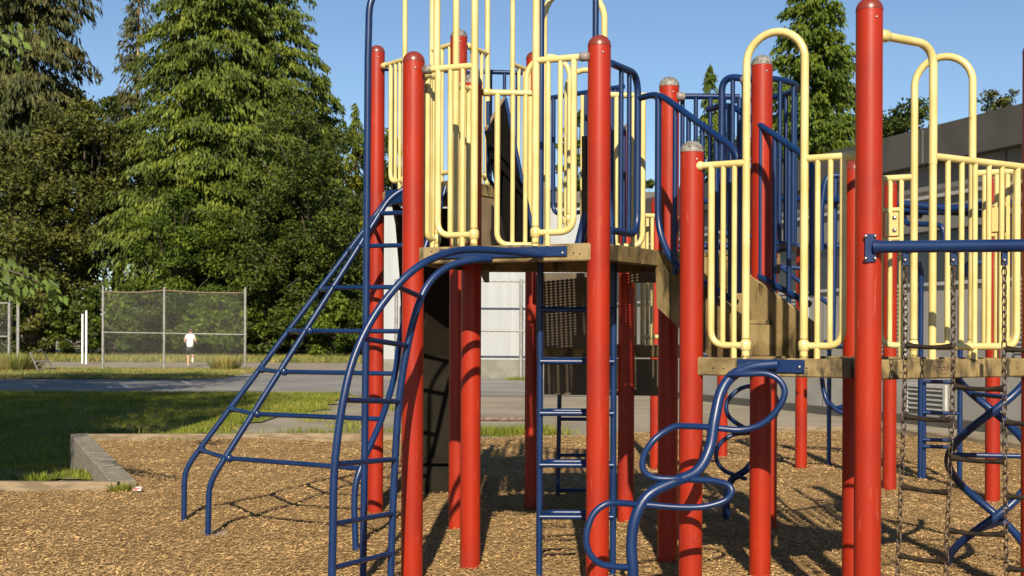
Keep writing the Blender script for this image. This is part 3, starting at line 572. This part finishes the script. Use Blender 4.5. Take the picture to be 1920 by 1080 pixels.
# corkscrew climber
CL = empty('chain_ladder', label='hanging chain ladder with black rubber rungs at the right edge', cat='chain ladder')
tops = [(1697, 480), (1787, 480), (1882, 478), (1975, 477)]
def onbeam(px): t = min(1.0, max(0, (px-1640)/320)); return bA.lerp(bB, t)
def chainpath(px0, px1, px2):
    y_ = onbeam(px0).y-.0; return [at(px0, 488, y_), at(px0, 700, y_-.02), at(px1, 900, y_-.05), at(px2, 1215, y_-.08)]
CH = [crv(chainpath(1697, 1690, 1677), 12), crv(chainpath(1787, 1780, 1768), 12), crv(chainpath(1883, 1885, 1889), 12), crv(chainpath(1980, 1983, 1990), 12)]
def link(b, c, d, side, L=.042, wd=.0115, r=.0034):
    n_ = 12; pts = []
    for k in range(n_):
        a = 2*math.pi*k/n_; h = (L/2-wd); s_ = math.sin(a); pts.append(c+side*math.cos(a)*wd+d*(s_*wd+(h if s_ > 1e-6 else -h if s_ < -1e-6 else 0)))
    pts.append(pts[0]); b.tube(pts, r, 6, cap=False)
def plen(path):
    d = [0]
    for a, b_ in zip(path[:-1], path[1:]): d.append(d[-1]+(b_-a).length)
    return d
def palong(path, d, s_):
    for i in range(len(d)-1):
        if d[i+1] >= s_: return path[i].lerp(path[i+1], (s_-d[i])/(d[i+1]-d[i])), (path[i+1]-path[i]).normalized()
    return path[-1], (path[-1]-path[-2]).normalized()
for path in CH:
    d = plen(path); s_ = .02; i = 0; b = MB()
    while s_ < d[-1]:
        c_, t_ = palong(path, d, s_); a_ = .5+(math.pi/2 if i % 2 else 0)+random.uniform(-.15, .15); side = Vector((math.cos(a_), math.sin(a_), 0)); side = (side-t_*side.dot(t_)).normalized(); link(b, c_, t_, side); s_ += .0335; i += 1
    b.build('chain', CHAIN, CL)
    h = MB(); p = path[0]; h.box((p.x, p.y, p.z+.012), .026, .018, .07); ho = h.build('chain_hanger', BLU, PS); s2 = MB(); s2.ball((p.x-.005, p.y-.014, p.z+.0), .0085, 10); s2.build('bolt', STEEL, ho)
def atrow(path, py):
    best = min(path, key=lambda p: abs((632-(p.z-EYE)*F/p.y)-py)); return best
def dense(path): d = plen(path); return [palong(path, d, s_)[0] for s_ in lin(0, d[-1], 300)]
CD = [dense(p) for p in CH]
def crung(i, ya, yb):
    a, b_ = atrow(CD[i], ya), atrow(CD[i+1], yb); d = (b_-a); n_ = 12; pts = []; rs = []
    for k in range(n_+1):
        t = k/n_; p = a.lerp(b_, .02+.96*t); p.z -= .008*math.sin(math.pi*t); pts.append(p); e = abs(t-.5)*2; rs.append(.0105+.0065*e**3)
    m_ = MB(); m_.tube(pts, rs, 14); m_.build('rung', RUNG, CL)
for i, ya, yb in ((0, 643, 647), (0, 777, 783), (0, 908, 919), (0, 1037, 1050), (1, 720, 724), (1, 855, 862), (1, 992, 998), (2, 650, 650), (2, 788, 787), (2, 926, 925), (2, 1062, 1064), (0, 1160, 1175), (1, 1125, 1130)): crung(i, ya, yb)

# ================================================================ far structure behind
FS = empty('rear_play_structure', (0, 0, 0), label='second red and blue climbing frame with overhead bars in front of the school wall', cat='play structure')
for (x, y, zt, rc) in ((3.195, 12.95, 2.5, 1), (3.655, 11.35, 3.0, 1), (4.345, 10.60, 2.96, 1), (2.62, 14.6, 1.9, 1), (1.62, 13.2, 3.05, 1)): post(x, y, zt, rc, FS)
def ft(name, lists, r, label=None): return tubes(name, [T(q, 4) if len(q) > 2 else [at(*q[0]), at(*q[1])] for q in lists], r, parent=FS, label=label)
ft('overhead_beam', [[(1440, 372, 12.6), (1640, 378, 11.6), (1780, 391, 11.2), (1840, 384, 11.0), (1925, 380, 10.7)], [(1690, 397, 11.6), (1790, 397, 11.3), (1925, 410, 10.8)]], .038)
ft('overhead_beam', [[(1318, 378, 13.2), (1440, 378, 12.8)], [(1318, 460, 12.6), (1600, 462, 12.6)]], .03)
o = ft('hand_loop', [[(1690, 395, 11.6), (1700, 418, 11.5), (1720, 420, 11.4), (1745, 421, 11.3), (1766, 426, 11.2), (1770, 455, 11.2)], [(1722, 408, 11.5), (1732, 395, 11.5)], [(1810, 520, 11.2), (1816, 495, 11.2), (1860, 492, 11.2), (1900, 494, 11.2)]], .026)
ft('hand_loop', [[(1540, 470, 12), (1540, 395, 12), (1548, 340, 12), (1562, 330, 12), (1590, 330, 12)], [(1561, 640, 12), (1566, 335, 12)]], .03)
ft('grab_rail', [[(1590, 760, 12.5), (1560, 765, 12.6), (1546, 740, 12.7), (1540, 700, 12.7)], [(1590, 776, 12.5), (1570, 770, 12.5), (1555, 755, 12.5)]], .025)
ft('slanted_bar', [[(1450, 490, 11.8), (1560, 575, 11.4)], [(1465, 500, 11.9), (1530, 505, 11.9)]], .022)
p = at(1554, 870, 13.5); b = MB(); b.tube([(p.x, 13.5, -.1), (p.x, 13.5, 2.2)], .026); b.build('support_pole', BLU, FS)
xa, xb = atz(1726, 1, 12.1).x, atz(1800, 1, 12.1).x
o = tubes('access_ladder', [[(xa, 12.1, -.1), (xa, 12.1, 2.15), (xa-.03, 12.1, 2.25)], [(xa+.05, 12.15, -.1), (xa+.05, 12.15, 1.0)], [(xb, 12.1, -.1), (xb, 12.1, 1.9)]], .027, parent=FS, label='blue access ladder with double rungs')
for z_ in (.35, .42, .70, 1.02, 1.08): tubes('rung', [[(xa, 12.1, z_), (xb, 12.1, z_-.01)]], .02, parent=o)
ft('grab_rail', [[(1545, 645, 12), (1592, 648, 12)]], .04); ft('grab_rail', [[(1318, 665, 10.5), (1345, 668, 10.5)]], .045)

# ================================================================ school building (right) and white building
def wl(Y, z, off=0): # point on the school wall line
    x = 7.9-.345*(Y-18.1); n = Vector((-.945, -.326, 0)); return Vector((x, Y, z))+n*off
SB = empty('school_building', (7.9, 18.1, 0), label='long grey school building with dark fascia and pale lower wall at right', cat='building')
def inv(o): o.location = -Vector(o.parent.location); return o
def wallstrip(name, y0, y1, z0, z1, off, th, m, lab=None):
    b = MB(); a, c_ = wl(y0, 0, off-th/2), wl(y1, 0, off-th/2); b.beam(a, c_, th, z0, z1, .004); o = inv(b.build(name, m, SB))
    if lab: o['label'] = lab
    return o
yA, yB = 4, 33
b = MB(); n_ = Vector((.945, .326, 0)); a, c_ = wl(yA, 0), wl(yB, 0); poly = [a+n_*.3, c_+n_*.3, c_+n_*18, a+n_*18]; b.prism([(p.x, p.y) for p in poly][::-1], 0, 4.55); inv(b.build('building_core', CLAD, SB))
wallstrip('fascia', yA, yB, 4.42, 5.03, .30, .35, FASC); 
for y_ in np.arange(yA+1, yB, 3.0): wallstrip('fascia_joint', y_, y_+.03, 4.44, 5.0, .305, .02, CLAD)
wallstrip('upper_wall', yA, yB, 3.3, 4.42, .10, .25, CLAD)
for y_ in np.arange(yA+.6, yB, 1.25): wallstrip('wall_joint', y_, y_+.035, 3.3, 4.42, .108, .02, FASC)
wallstrip('ledge', yA, yB, 3.84, 3.90, .17, .1, LOUV); wallstrip('ledge_dark_strip', yA, yB, 3.91, 3.99, .115, .05, FASC)  # solid dark strip set slightly proud of the wall above the ledge
wallstrip('window_band', yA, yB, 2.42, 3.3, -.04, .12, DARKW); wallstrip('window_sill', yA, yB, 2.36, 2.42, .09, .2, LOUV)
wallstrip('lower_wall', yA, yB, .12, 2.36, .04, .25, LWALL)
for y_ in np.arange(yA+1.1, yB, 3.6): wallstrip('wall_joint', y_, y_+.03, .12, 2.36, .046, .02, CLAD)
wallstrip('base_course', yA, yB, -.05, .12, .10, .3, FASC)
for (ya, yb_, z0, z1, nm) in ((20.7, 21.75, .9, 2.3, 'roller_shutter'), (16.3, 18.2, .9, 2.36, 'roller_shutter'), (23.6, 24.8, .9, 2.3, 'roller_shutter')):
    o = wallstrip(nm, ya, yb_, z0, z1, .06, .06, WHITEW)
    for z_ in np.arange(z0+.04, z1, .075): wallstrip('shutter_slat', ya, yb_, z_, z_+.035, .085, .03, LOUV).parent = SB
o = wallstrip('wall_vent', 19.75, 20.65, .18, .66, .055, .05, CLAD, 'square louvred vent low on the wall')
wallstrip('vent_frame', 19.70, 20.70, .62, .68, .09, .06, LOUV); wallstrip('vent_frame', 19.70, 19.76, .18, .62, .09, .06, LOUV); wallstrip('vent_frame', 20.64, 20.7, .18, .62, .09, .06, LOUV)
for z_ in (.24, .32, .40, .48, .56): wallstrip('louvre', 19.77, 20.63, z_, z_+.03, .085, .04, LOUV)
WB = empty('white_building', (0, 42, 0), label='white walled building behind the play structure', cat='building')
b = MB(); b.box((1.2, 47, 3.0), 11.6, 10, 6.6); inv(b.build('wall', WHITEW, WB))
b = MB(); b.box((1.2, 46.9, .2), 11.7, 10, .9); inv(b.build('concrete_base', CONC, WB))
b = MB(); b.box((1.2, 46.9, 6.45), 11.9, 10.3, .4); inv(b.build('roof_edge', FASC, WB))
b = MB(); [b.box((x, 41.99, 3.4), .03, .03, 5.6) for x in (-3.6, -2.4, -1.2, 0, 1.2, 2.4)]; inv(b.build('wall_seams', LOUV, WB))
# thin fence in front of white building
WF = empty('wire_fence', (0, 40.5, 0), label='thin chain link fence standing before the white wall', cat='fence')
def wires(x0, x1, y, z0, z1, p, t):
    V = []; H = z1-z0; n_ = int((x1-x0+H)/p)
    for s_ in (1, -1):
        for i in range(n_+1):
            xs_ = x0-H+i*p if s_ == 1 else x0+i*p
            a, b_ = (xs_, z0), (xs_+s_*H, z1)
            (xa_, za_), (xb_, zb_) = a, b_; dx_ = xb_-xa_
            t0, t1 = sorted(((x0-xa_)/dx_, (x1-xa_)/dx_)); t0 = max(t0, 0); t1 = min(t1, 1)
            if t1 <= t0: continue
            p0 = (xa_+dx_*t0, za_+(zb_-za_)*t0); p1 = (xa_+dx_*t1, za_+(zb_-za_)*t1)
            h = t*.7; yy = y+s_*t*.5
            V += [(p0[0]-h, yy, p0[1]), (p0[0]+h, yy, p0[1]), (p1[0]+h, yy, p1[1]), (p1[0]-h, yy, p1[1])]
    return V
for (xx) in (-4.0, .31, 4.6): b = MB(); b.tube([(xx, 40.5, 0), (xx, 40.5, 3.45)], .06, 10); inv(b.build('fence_post', GALV, WF))
for z_ in (3.4, 1.68): b = MB(); b.tube([(-4, 40.5, z_), (4.6, 40.5, z_-.03)], .035, 8); inv(b.build('fence_rail', GALV, WF))
inv(npmesh('fence_mesh', wires(-4, 4.6, 40.5, .1, 3.4, .22, .0022), GALV, WF))
# backstop fence
BF = empty('backstop_fence', (-15, 51, 0), label='tall chain link backstop with three posts and a rusty top rail', cat='fence')
xs3 = [-17.78, -15.12, -11.6]
for xx in xs3: b = MB(); b.tube([(xx, 51, 0), (xx, 51, 3.5)], .055, 10); b.ball((xx, 51, 3.52), .06, 8); inv(b.build('fence_post', GALV, BF))
b = MB(); b.tube([(-18.0, 51.6, 0), (-18.0, 51.6, 3.3)], .05, 10); inv(b.build('fence_post', GALV, BF))
b = MB(); b.tube(crv([(-17.8, 51, 3.36), (-16.4, 51, 3.33), (-15.1, 51, 3.42), (-13.6, 51, 3.34), (-11.6, 51, 3.33)]), .035, 8); inv(b.build('fence_rail', RUST, BF))
b = MB(); b.tube([(-17.8, 51, 1.60), (-11.6, 51, 1.52)], .025, 8); inv(b.build('fence_rail', GALV, BF))
inv(npmesh('fence_mesh', wires(xs3[0], xs3[2], 51, .05, 3.34, .10, .0032), GALV, BF))
LF = empty('side_fence', (-21.8, 50, 0), label='chain link fence section with clustered posts at the left edge', cat='fence')
for (xx, yy, h) in ((-21.0, 49.0, 2.95), (-20.75, 49.3, 2.95), (-21.15, 50.2, 2.85)): b = MB(); b.tube([(xx, yy, 0), (xx, yy, h)], .06, 10); inv(b.build('fence_post', GALV, LF))
for z_ in (2.8, 1.4): b = MB(); b.tube([(-26, 49.6, z_), (-21.0, 49.2, z_)], .035, 8); inv(b.build('fence_rail', GALV, LF))
inv(npmesh('fence_mesh', wires(-26, -21, 49.4, .05, 2.8, .10, .0032), GALV, LF))
for px, Y_, zt, lab in ((154.5, 62.5, 2.6, 'shorter left white post of the pair beside the backstop'), (161.5, 61, 2.75, 'taller right white post of the pair beside the backstop')):
    b = MB(); q = atz(px, 0, Y_); b.lathe((q.x, q.y, 0), [(.055, -.1), (.055, zt-.03), (.045, zt), (1e-4, zt)], 12); tag(b.build('white_post', WPOST), lab, 'post', 'white posts in the field')
b = MB(); rk = [(57, 662, 47.5), (70, 693, 46.5), (100, 691, 46.8), (78, 655, 48.5), (57, 662, 47.5)]; b.tube([at(*q) for q in rk], .03, 8); b.tube([at(64, 678, 47), at(92, 676, 47.4)], .02, 8); b.tube([at(70, 693, 46.5), at(72, 699, 46.5)], .03, 8)
tag(b.build('tipped_frame', GALV), 'small tipped over metal frame near the left fence', 'frame')

# ================================================================ trees
def trunk(parent, base, h, r0, m, lean=(0, 0), limbs=None, r1=.06):
    b = MB(); pts = []; rs = []
    for t in lin(0, 1, 9): pts.append((base[0]+lean[0]*t+.15*math.sin(t*5+base[0]), base[1]+lean[1]*t, h*t-.2)); rs.append(r0*(1-t)+r1*t+(r0*.4 if t == 0 else 0))
    b.tube(pts, rs, 10)
    for (p, q, r) in (limbs or []):
        p, q = Vector(p), Vector(q); b.tube([p, p.lerp(q, .5)+Vector((0, 0, -.06*(q-p).length)), q], [r, r*.6, r*.2], 6)
    return inv(b.build('trunk', m, parent))
def conifer(px, Y, H, R, m, label, dens=1.0, t0=.04, prof=.75, droop=.35, sl=.75, sw=.17, group='tall trees beyond the field', bark=BARK, r0=.5, sparse=1.0, hang=1.0, name='conifer_tree'):
    base = atz(px, 0, Y); root = empty(name, (base.x, base.y, 0), label=label, cat='tree', group=group)
    nb = int(11*H*dens*sparse**.5); t = t0+(1-t0)*rng.random(nb)**1.05; az = rng.uniform(0, 2*math.pi, nb)
    front_ = np.sin(az) > .55; az = np.where(front_ & (rng.random(nb) < .6), -az, az)          # the unseen back is thinner
    Lb = R*np.clip((1-t), 0.012, 1)**prof*rng.uniform(.55, 1.12, nb)*(1+.12*np.sin(az*3+t*9)); zb = t*H
    per = np.clip((Lb*17*dens*sparse).astype(int), 5, 400); idx = np.repeat(np.arange(nb), per); n_ = len(idx)
    s_ = rng.random(n_)**.62; L_ = Lb[idx]; a = az[idx]; lat = rng.normal(0, .13, n_)*L_*(1.15-.6*s_)
    up = rng.uniform(.0, .22, nb)[idx]
    x = np.cos(a)*L_*s_-np.sin(a)*lat; y = np.sin(a)*L_*s_+np.cos(a)*lat
    z = zb[idx]+L_*(up*s_-droop*s_*s_)+rng.normal(0, .12, n_)-abs(lat)*.25
    C_ = np.stack([x, y, z], 1); l_ = rng.uniform(.5, 1.25, n_)*sl; w_ = rng.uniform(.6, 1.4, n_)*sw
    dn = np.stack([np.cos(a)*.45+rng.normal(0, .28, n_), np.sin(a)*.45+rng.normal(0, .28, n_), -hang*np.ones(n_)+rng.normal(0, .3, n_)], 1); dn /= np.linalg.norm(dn, axis=1)[:, None]
    ya_ = rng.uniform(0, math.pi, n_); sd_ = np.stack([np.cos(ya_), np.sin(ya_)*.7, rng.normal(0, .35, n_)], 1); sd_ -= dn*(sd_*dn).sum(1)[:, None]; sd_ /= np.linalg.norm(sd_, axis=1)[:, None]
    A_ = C_; B_m = C_+dn*(l_*.45)[:, None]; E_ = C_+dn*l_[:, None]; ww = (w_/2)[:, None]*sd_
    npmesh('crown', np.stack([A_, B_m-ww, E_, B_m+ww], 1), m, root)
    lb = []
    for i in rng.choice(nb, min(nb, 45), replace=False):
        p = Vector((base.x, base.y, zb[i])); q = p+Vector((math.cos(az[i])*Lb[i]*.8, math.sin(az[i])*Lb[i]*.8, Lb[i]*(-droop*.5))); lb.append((p, q, .07))
    trunk(root, base, H, r0, bark, limbs=lb); return root
def broad(px, Y, zc, rx, rz, m, label, nclump=60, per=150, ls=.30, cat='tree', name='broadleaf_tree', group='tall trees beyond the field', bark=BARK, r0=.3, ry=None, sparse=1.0, base=None, cr=.22, seedz=0, lean=0):
    base = base or atz(px, 0, Y); ry = ry or rx; root = empty(name, (base.x, base.y, 0), label=label, cat=cat, group=group)
    d = rng.normal(0, 1, (nclump, 3)); d /= np.linalg.norm(d, axis=1)[:, None]; rad = np.where(rng.random(nclump) < .72, rng.uniform(.74, 1.04, nclump), rng.uniform(.2, .65, nclump))
    rad *= 1+.18*np.sin(d[:, 0]*4+px)*np.cos(d[:, 2]*5+px*.3)
    cc = d*rad[:, None]*np.array([rx, ry, rz])*(1-cr*.6)+np.array([lean, 0, zc]); cr_ = cr*.8*min(rx, rz)*rng.uniform(.5, 1.4, nclump)
    idx = np.repeat(np.arange(nclump), int(per*sparse)); n_ = len(idx); q = rng.normal(0, 1, (n_, 3)); q /= np.linalg.norm(q, axis=1)[:, None]; q *= (rng.random(n_)**.45)[:, None]
    C_ = cc[idx]+q*cr_[idx][:, None]*np.array([1.25, 1.25, .8]); nr = q+rng.normal(0, .9, (n_, 3))+np.array([0, 0, .5]); nr /= np.linalg.norm(nr, axis=1)[:, None]
    u_ = np.cross(nr, rng.normal(0, 1, (n_, 3))); u_ /= np.linalg.norm(u_, axis=1)[:, None]; v_ = np.cross(nr, u_); l_ = (rng.uniform(.5, 1.2, n_)*ls)[:, None]
    npmesh('crown', np.stack([C_-u_*l_*.5, C_-v_*l_*.28, C_+u_*l_*.5, C_+v_*l_*.28], 1), m, root)
    lb = []; B3 = Vector((base.x, base.y, 0))
    for i in range(0, nclump, max(1, nclump//26)):
        e = Vector(cc[i]); p = Vector((lean*.5*e.z/max(zc, .1) if lean else 0, 0, max(.2*zc, min(e.z*.6, zc)))); lb.append((B3+p, B3+e, .03+.02*rx*.5))
    trunk(root, base, zc+rz*.5, r0, bark, limbs=lb, lean=(lean, 0)); return root
CED = leafmat('cedar_spray', (.13, .165, .017), (.055, .085, .010), .5, .2, .45)
SPR = leafmat('spruce_spray', (.10, .098, .028), (.05, .065, .018), .4, .2, .4)
DGR = leafmat('dark_leaf', (.078, .105, .011), (.036, .058, .008), .5, .25, .5)
MGR = leafmat('mid_leaf', (.12, .17, .013), (.06, .10, .011), .5, .3, .5)
BRN = leafmat('brown_green_leaf', (.115, .118, .020), (.055, .072, .013), .6, .25, .6)
YGR = leafmat('yellow_leaf', (.24, .25, .02), (.10, .15, .015), .4, .35, .8)
NEAR = leafmat('near_leaf', (.10, .17, .03), (.17, .24, .05), .35, .4, 2)
# tall ones
conifer(47, 92, 44, 6.8, SPR, 'tall drooping brownish spruce at the far left with a bare pale trunk', prof=.33, droop=.42, sl=.75, sw=.15, sparse=.95, dens=1.25, t0=.34, bark=PALEB, r0=.75, hang=1.2)
conifer(260, 96, 31.5, 4.2, SPR, 'thin sparse topped conifer between the spruce and the big cedar', prof=.55, droop=.2, sl=.6, sw=.13, sparse=.7, t0=.3, bark=PALEB, r0=.35)
conifer(395, 88, 41, 9.3, CED, 'largest bright green cedar standing behind the backstop fence', prof=.72, sl=.55, sw=.14, dens=1.8, r0=.7)
conifer(508, 92, 36, 8.7, CED, 'second cedar with hanging sprays just right of the largest cedar', prof=.72, sl=.55, sw=.14, dens=1.7, r0=.6)
conifer(600, 98, 23.5, 6.4, CED, 'shorter cedar stepping down to the right of the two big cedars', prof=.6, sl=.5, sw=.13, dens=1.7)
conifer(667, 100, 21.5, 3.4, CED, 'slim pointed conifer next to the tall blue pole', prof=.8, sparse=.8)
broad(585, 82, 10.5, 7.2, 8.2, DGR, 'dense dark green tree on the right end of the tree belt', 150, 300, .28, cr=.17)
broad(690, 86, 9.5, 4.2, 8.0, YGR, 'yellow green leafed tree partly hidden by the left red post', 50, 170, .36)
broad(505, 80, 5.0, 4.6, 4.6, DGR, 'low dark green tree right behind the backstop fence', 80, 220, .27)
broad(330, 79, 6.6, 4.0, 4.8, MGR, 'bright mid green young tree in front of the big cedar', 80, 200, .27)
broad(160, 88, 12.0, 6.5, 8.0, BRN, 'brownish green deciduous tree beside the spruce', 100, 220, .36)
broad(30, 84, 10.0, 6.5, 8.0, BRN, 'olive deciduous tree at the left edge below the spruce', 90, 220, .36)
broad(95, 96, 16, 7.0, 6.0, BRN, 'rear brownish tree filling the gap under the spruce', 70, 200, .4)
broad(225, 90, 11, 5.0, 9.0, DGR, 'dark leafy tree between the brownish tree and the cedar', 80, 220, .36)
broad(215, 98, 17.5, 3.4, 4.4, DGR, 'dark rounded treetop under the sparse topped conifer', 40, 200, .34)
shr = 'shrubs along the far side of the field'
for px, h, m_, lab in ((-10, 5, DGR, 'dark shrub at the left edge of the field'), (70, 4.6, BRN, 'olive shrub left of the white posts'), (140, 5.0, DGR, 'shadowy shrub right behind the white posts'), (215, 5.6, MGR, 'green shrub behind the left bay of the backstop'),
                       (280, 5.2, DGR, 'dark shrub behind the middle backstop post'), (350, 5.4, MGR, 'green shrub straight behind the running person'), (420, 5.2, MGR, 'green shrub behind the right bay of the backstop'), (490, 4.6, DGR, 'dark shrub just right of the backstop'),
                       (560, 4.4, DGR, 'dark shrub below the dense dark tree'), (625, 4.4, MGR, 'green shrub left of the blue pole'), (690, 5, DGR, 'dark shrub at the right end beside the white building')):
    broad(px, 77+random.uniform(-1.5, 1.5), h*.5, 2.6, h*.52, m_, lab, 42, 150, .30, 'shrub', 'shrub', shr, r0=.08, cr=.3)
rg_ = 'trees behind the buildings'
broad(1135, 75, 13.0, 2.6, 4.6, MGR, 'green tree glimpsed right of the tallest front post', 34, 130, .32, group=rg_, sparse=.7)
broad(1200, 78, 9.5, 2.6, 4.8, DGR, 'dark tree glimpsed between the blue side rails', 34, 130, .32, group=rg_)
broad(-35, 86, 9, 5.5, 8.5, BRN, 'olive tree cut by the left edge of the view', 70, 200, .36)
broad(60, 103, 7.5, 8, 7.5, DGR, 'rear dark tree closing the gap behind the white posts', 80, 220, .4, cr=.3)
broad(-25, 100, 7.5, 7, 7.5, DGR, 'rear dark tree closing the gap at the far left', 60, 220, .4, cr=.3)
broad(1075, 76, 10.5, 1.8, 6.0, DGR, 'narrow tree behind the yellow arched rails', 30, 110, .3, group=rg_, sparse=.7)
conifer(1330, 72, 18.2, 3.0, MGR, 'small pointed conifer behind the straight blue rail', dens=1.5, sl=.5, sw=.14, group=rg_)
conifer(1522, 66, 26, 5.5, MGR, 'big dense conifer above the stair arch', prof=.8, dens=2.6, sl=.4, sw=.12, droop=.15, hang=.8, group=rg_)
broad(1600, 58, 8.0, 3.6, 4.2, DGR, 'dark leafy tree above the school roof left of the tallest right post', 50, 160, .3, group=rg_)
broad(1702, 52, 9.4, 2.0, 3.6, DGR, 'rounded dark tree above the school roof right of the tallest right post', 110, 120, .22, group=rg_, cr=.3)
broad(1877, 50, 11.3, .9, 1.3, BRN, 'small sparse brownish treetop above the roof at right', 26, 60, .17, cr=.42, r0=.06, group=rg_)
broad(1790, 55, 9.6, 2.0, 1.7, BRN, 'low brownish treetop just showing over the roof edge', 40, 70, .2, cr=.4, r0=.08, group=rg_)
broad(1400, 64, 8.0, 4.5, 4.6, DGR, 'wide dark tree behind the grey capped middle post', 60, 150, .32, group=rg_)
# near trees left of the frame: they throw the shade on the lawn
broad(0, 0, 8.2, 4.3, 5.6, NEAR, 'near leafy tree whose branch tips hang in at the left edge', 110, 420, .17, base=Vector((-9.4, 10.0, 0)), group='near shade trees', r0=.22, cr=.26, bark=BARK)
broad(2, 0, 4.6, 3.1, 2.5, NEAR, 'low spreading near tree under the taller shade tree beyond the left edge', 80, 420, .16, base=Vector((-8.9, 9.4, 0)), group='near shade trees', r0=.12, cr=.3)
broad(1, 0, 10.0, 5.6, 7.0, NEAR, 'second near shade tree further back beyond the left edge', 120, 380, .22, base=Vector((-14.0, 17.5, 0)), group='near shade trees', r0=.3, cr=.26, bark=BARK)
def twig(pts, n_, sz, spread, label):
    path = crv([at(*q) for q in pts], 6); root = empty('leafy_branch', tuple(path[0]), label=label, cat='branch'); b = MB(); b.tube(path, [.014*(1-.8*i/len(path))+.002 for i in range(len(path))], 6); inv(b.build('twig', BARK, root))
    V = []
    for i in range(n_):
        c_ = path[random.randrange(len(path)//4, len(path))]+Vector((random.gauss(0, spread), random.gauss(0, spread), random.gauss(0, spread*.8))); d = Vector((random.gauss(.5, .5), random.gauss(0, .5), -1)).normalized(); s_ = d.cross(Vector((random.gauss(0, .5), -1, random.gauss(0, .4)))).normalized(); l_ = sz*random.uniform(.6, 1.2)
        c0 = c_-Vector(path[0]); V += [c0, c0+d*l_*.45-s_*l_*.24, c0+d*l_, c0+d*l_*.45+s_*l_*.24]
    npmesh('leaves', [tuple(v) for v in V], NEAR, root)
twig([(-60, 470, 9.6), (-5, 500, 9.5), (40, 515, 9.4), (95, 540, 9.3)], 80, .10, .07, 'leafy branch tip hanging in at the left edge above the fence')
twig([(-70, 510, 9.8), (-10, 525, 9.8), (30, 545, 9.7)], 44, .10, .07, 'lower drooping twig at the left edge')
twig([(-70, 20, 9.6), (-20, 50, 9.5), (10, 80, 9.5)], 80, .10, .12, 'dark leafy branch tip in the upper left corner')

# ================================================================ runner
RX, RY = atz(356, 0, 57.3).x, 57.3
PR = empty('person', (RX, RY, 0), label='person in white t-shirt and black shorts running away behind the backstop', cat='person')
def skin(name, V, E, R_, m, parent):
    me = bpy.data.meshes.new(name); me.from_pydata(V, E, []); me.materials.append(m); o = bpy.data.objects.new(name, me); COL.objects.link(o); o.parent = parent
    md = o.modifiers.new('skin', 'SKIN'); md.use_smooth_shade = True
    for i, r in enumerate(R_): me.skin_vertices[0].data[i].radius = (r if isinstance(r, tuple) else (r, r))
    me.skin_vertices[0].data[0].use_root = True; o.modifiers.new('sub', 'SUBSURF').levels = 1; o.modifiers['sub'].render_levels = 1; return o
SKIN = mat('skin', (.62, .34, .25), .55); SHIRT = mat('white_cotton', (.82, .82, .84), .8); BLK = mat('black_shorts', (.02, .018, .022), .7); HAIR = mat('brown_hair', (.07, .035, .025), .7); SHOE = mat('pale_shoe', (.75, .74, .6), .6)
bV = [(0, 0, .95), (0, .03, 1.15), (0, .06, 1.38), (0, .07, 1.52), (0, .08, 1.58), (0, .10, 1.70), (0, .10, 1.77),
      (-.17, .06, 1.45), (-.27, 0, 1.22), (-.22, .16, 1.08), (-.19, .21, 1.07),
      (.17, .06, 1.45), (.27, -.02, 1.22), (.27, .15, 1.10), (.25, .2, 1.10),
      (-.09, .01, .92), (-.10, .08, .50), (-.09, .03, .09), (-.09, .15, .04),
      (.09, .0, .92), (.13, .02, .52), (.24, -.36, .42), (.24, -.38, .30)]
bE = [(0, 1), (1, 2), (2, 3), (3, 4), (4, 5), (5, 6), (2, 7), (7, 8), (8, 9), (9, 10), (2, 11), (11, 12), (12, 13), (13, 14), (0, 15), (15, 16), (16, 17), (17, 18), (0, 19), (19, 20), (20, 21), (21, 22)]
bR = [.13, .12, .13, .055, .06, .095, .06, .06, .045, .032, .03, .06, .045, .032, .03, .085, .06, .04, .035, .085, .06, .04, .035]
for hb in (10, 14):
    p = bV[hb]
    for k in range(5):
        i0_ = len(bV); ox = (k-2)*.016; bV.append((p[0]+ox, p[1]+.045, p[2]+.01)); bV.append((p[0]+ox, p[1]+.07-(.02 if k in (0, 4) else 0), p[2]-.02)); bE += [(hb, i0_), (i0_, i0_+1)]; bR += [.009, .007]
skin('body', bV, bE, bR, SKIN, PR)
skin('shirt', [(0, .01, .84), (0, .03, 1.10), (0, .05, 1.30), (0, .06, 1.44), (-.15, .05, 1.45), (-.235, .02, 1.30), (.15, .05, 1.45), (.235, .01, 1.30)], [(0, 1), (1, 2), (2, 3), (3, 4), (4, 5), (3, 6), (6, 7)], [(.20, .17), (.19, .15), (.20, .15), (.13, .12), .10, .085, .10, .085], SHIRT, PR)
skin('shorts', [(0, 0, .92), (-.09, .01, .84), (-.105, .06, .52), (.09, 0, .84), (.125, .015, .54)], [(0, 1), (1, 2), (0, 3), (3, 4)], [(.165, .15), .125, .115, .125, .115], BLK, PR)
b = MB(); b.lathe((0, .09, 1.71), [(.10, -.05), (.112, 0), (.105, .06), (.07, .10), (1e-4, .115)], 14); o = b.build('hair', HAIR, PR)
for (x, y, z, a_) in ((-.09, .06, .05, 0), (.24, -.40, .27, 1)):
    b = MB(); b.ball((0, 0, 0), .06, 10); o = b.build('shoe', SHOE, PR); o.location = (x, y, z); o.scale = (.85, 2.2, .8) if not a_ else (.9, .8, 2.1)
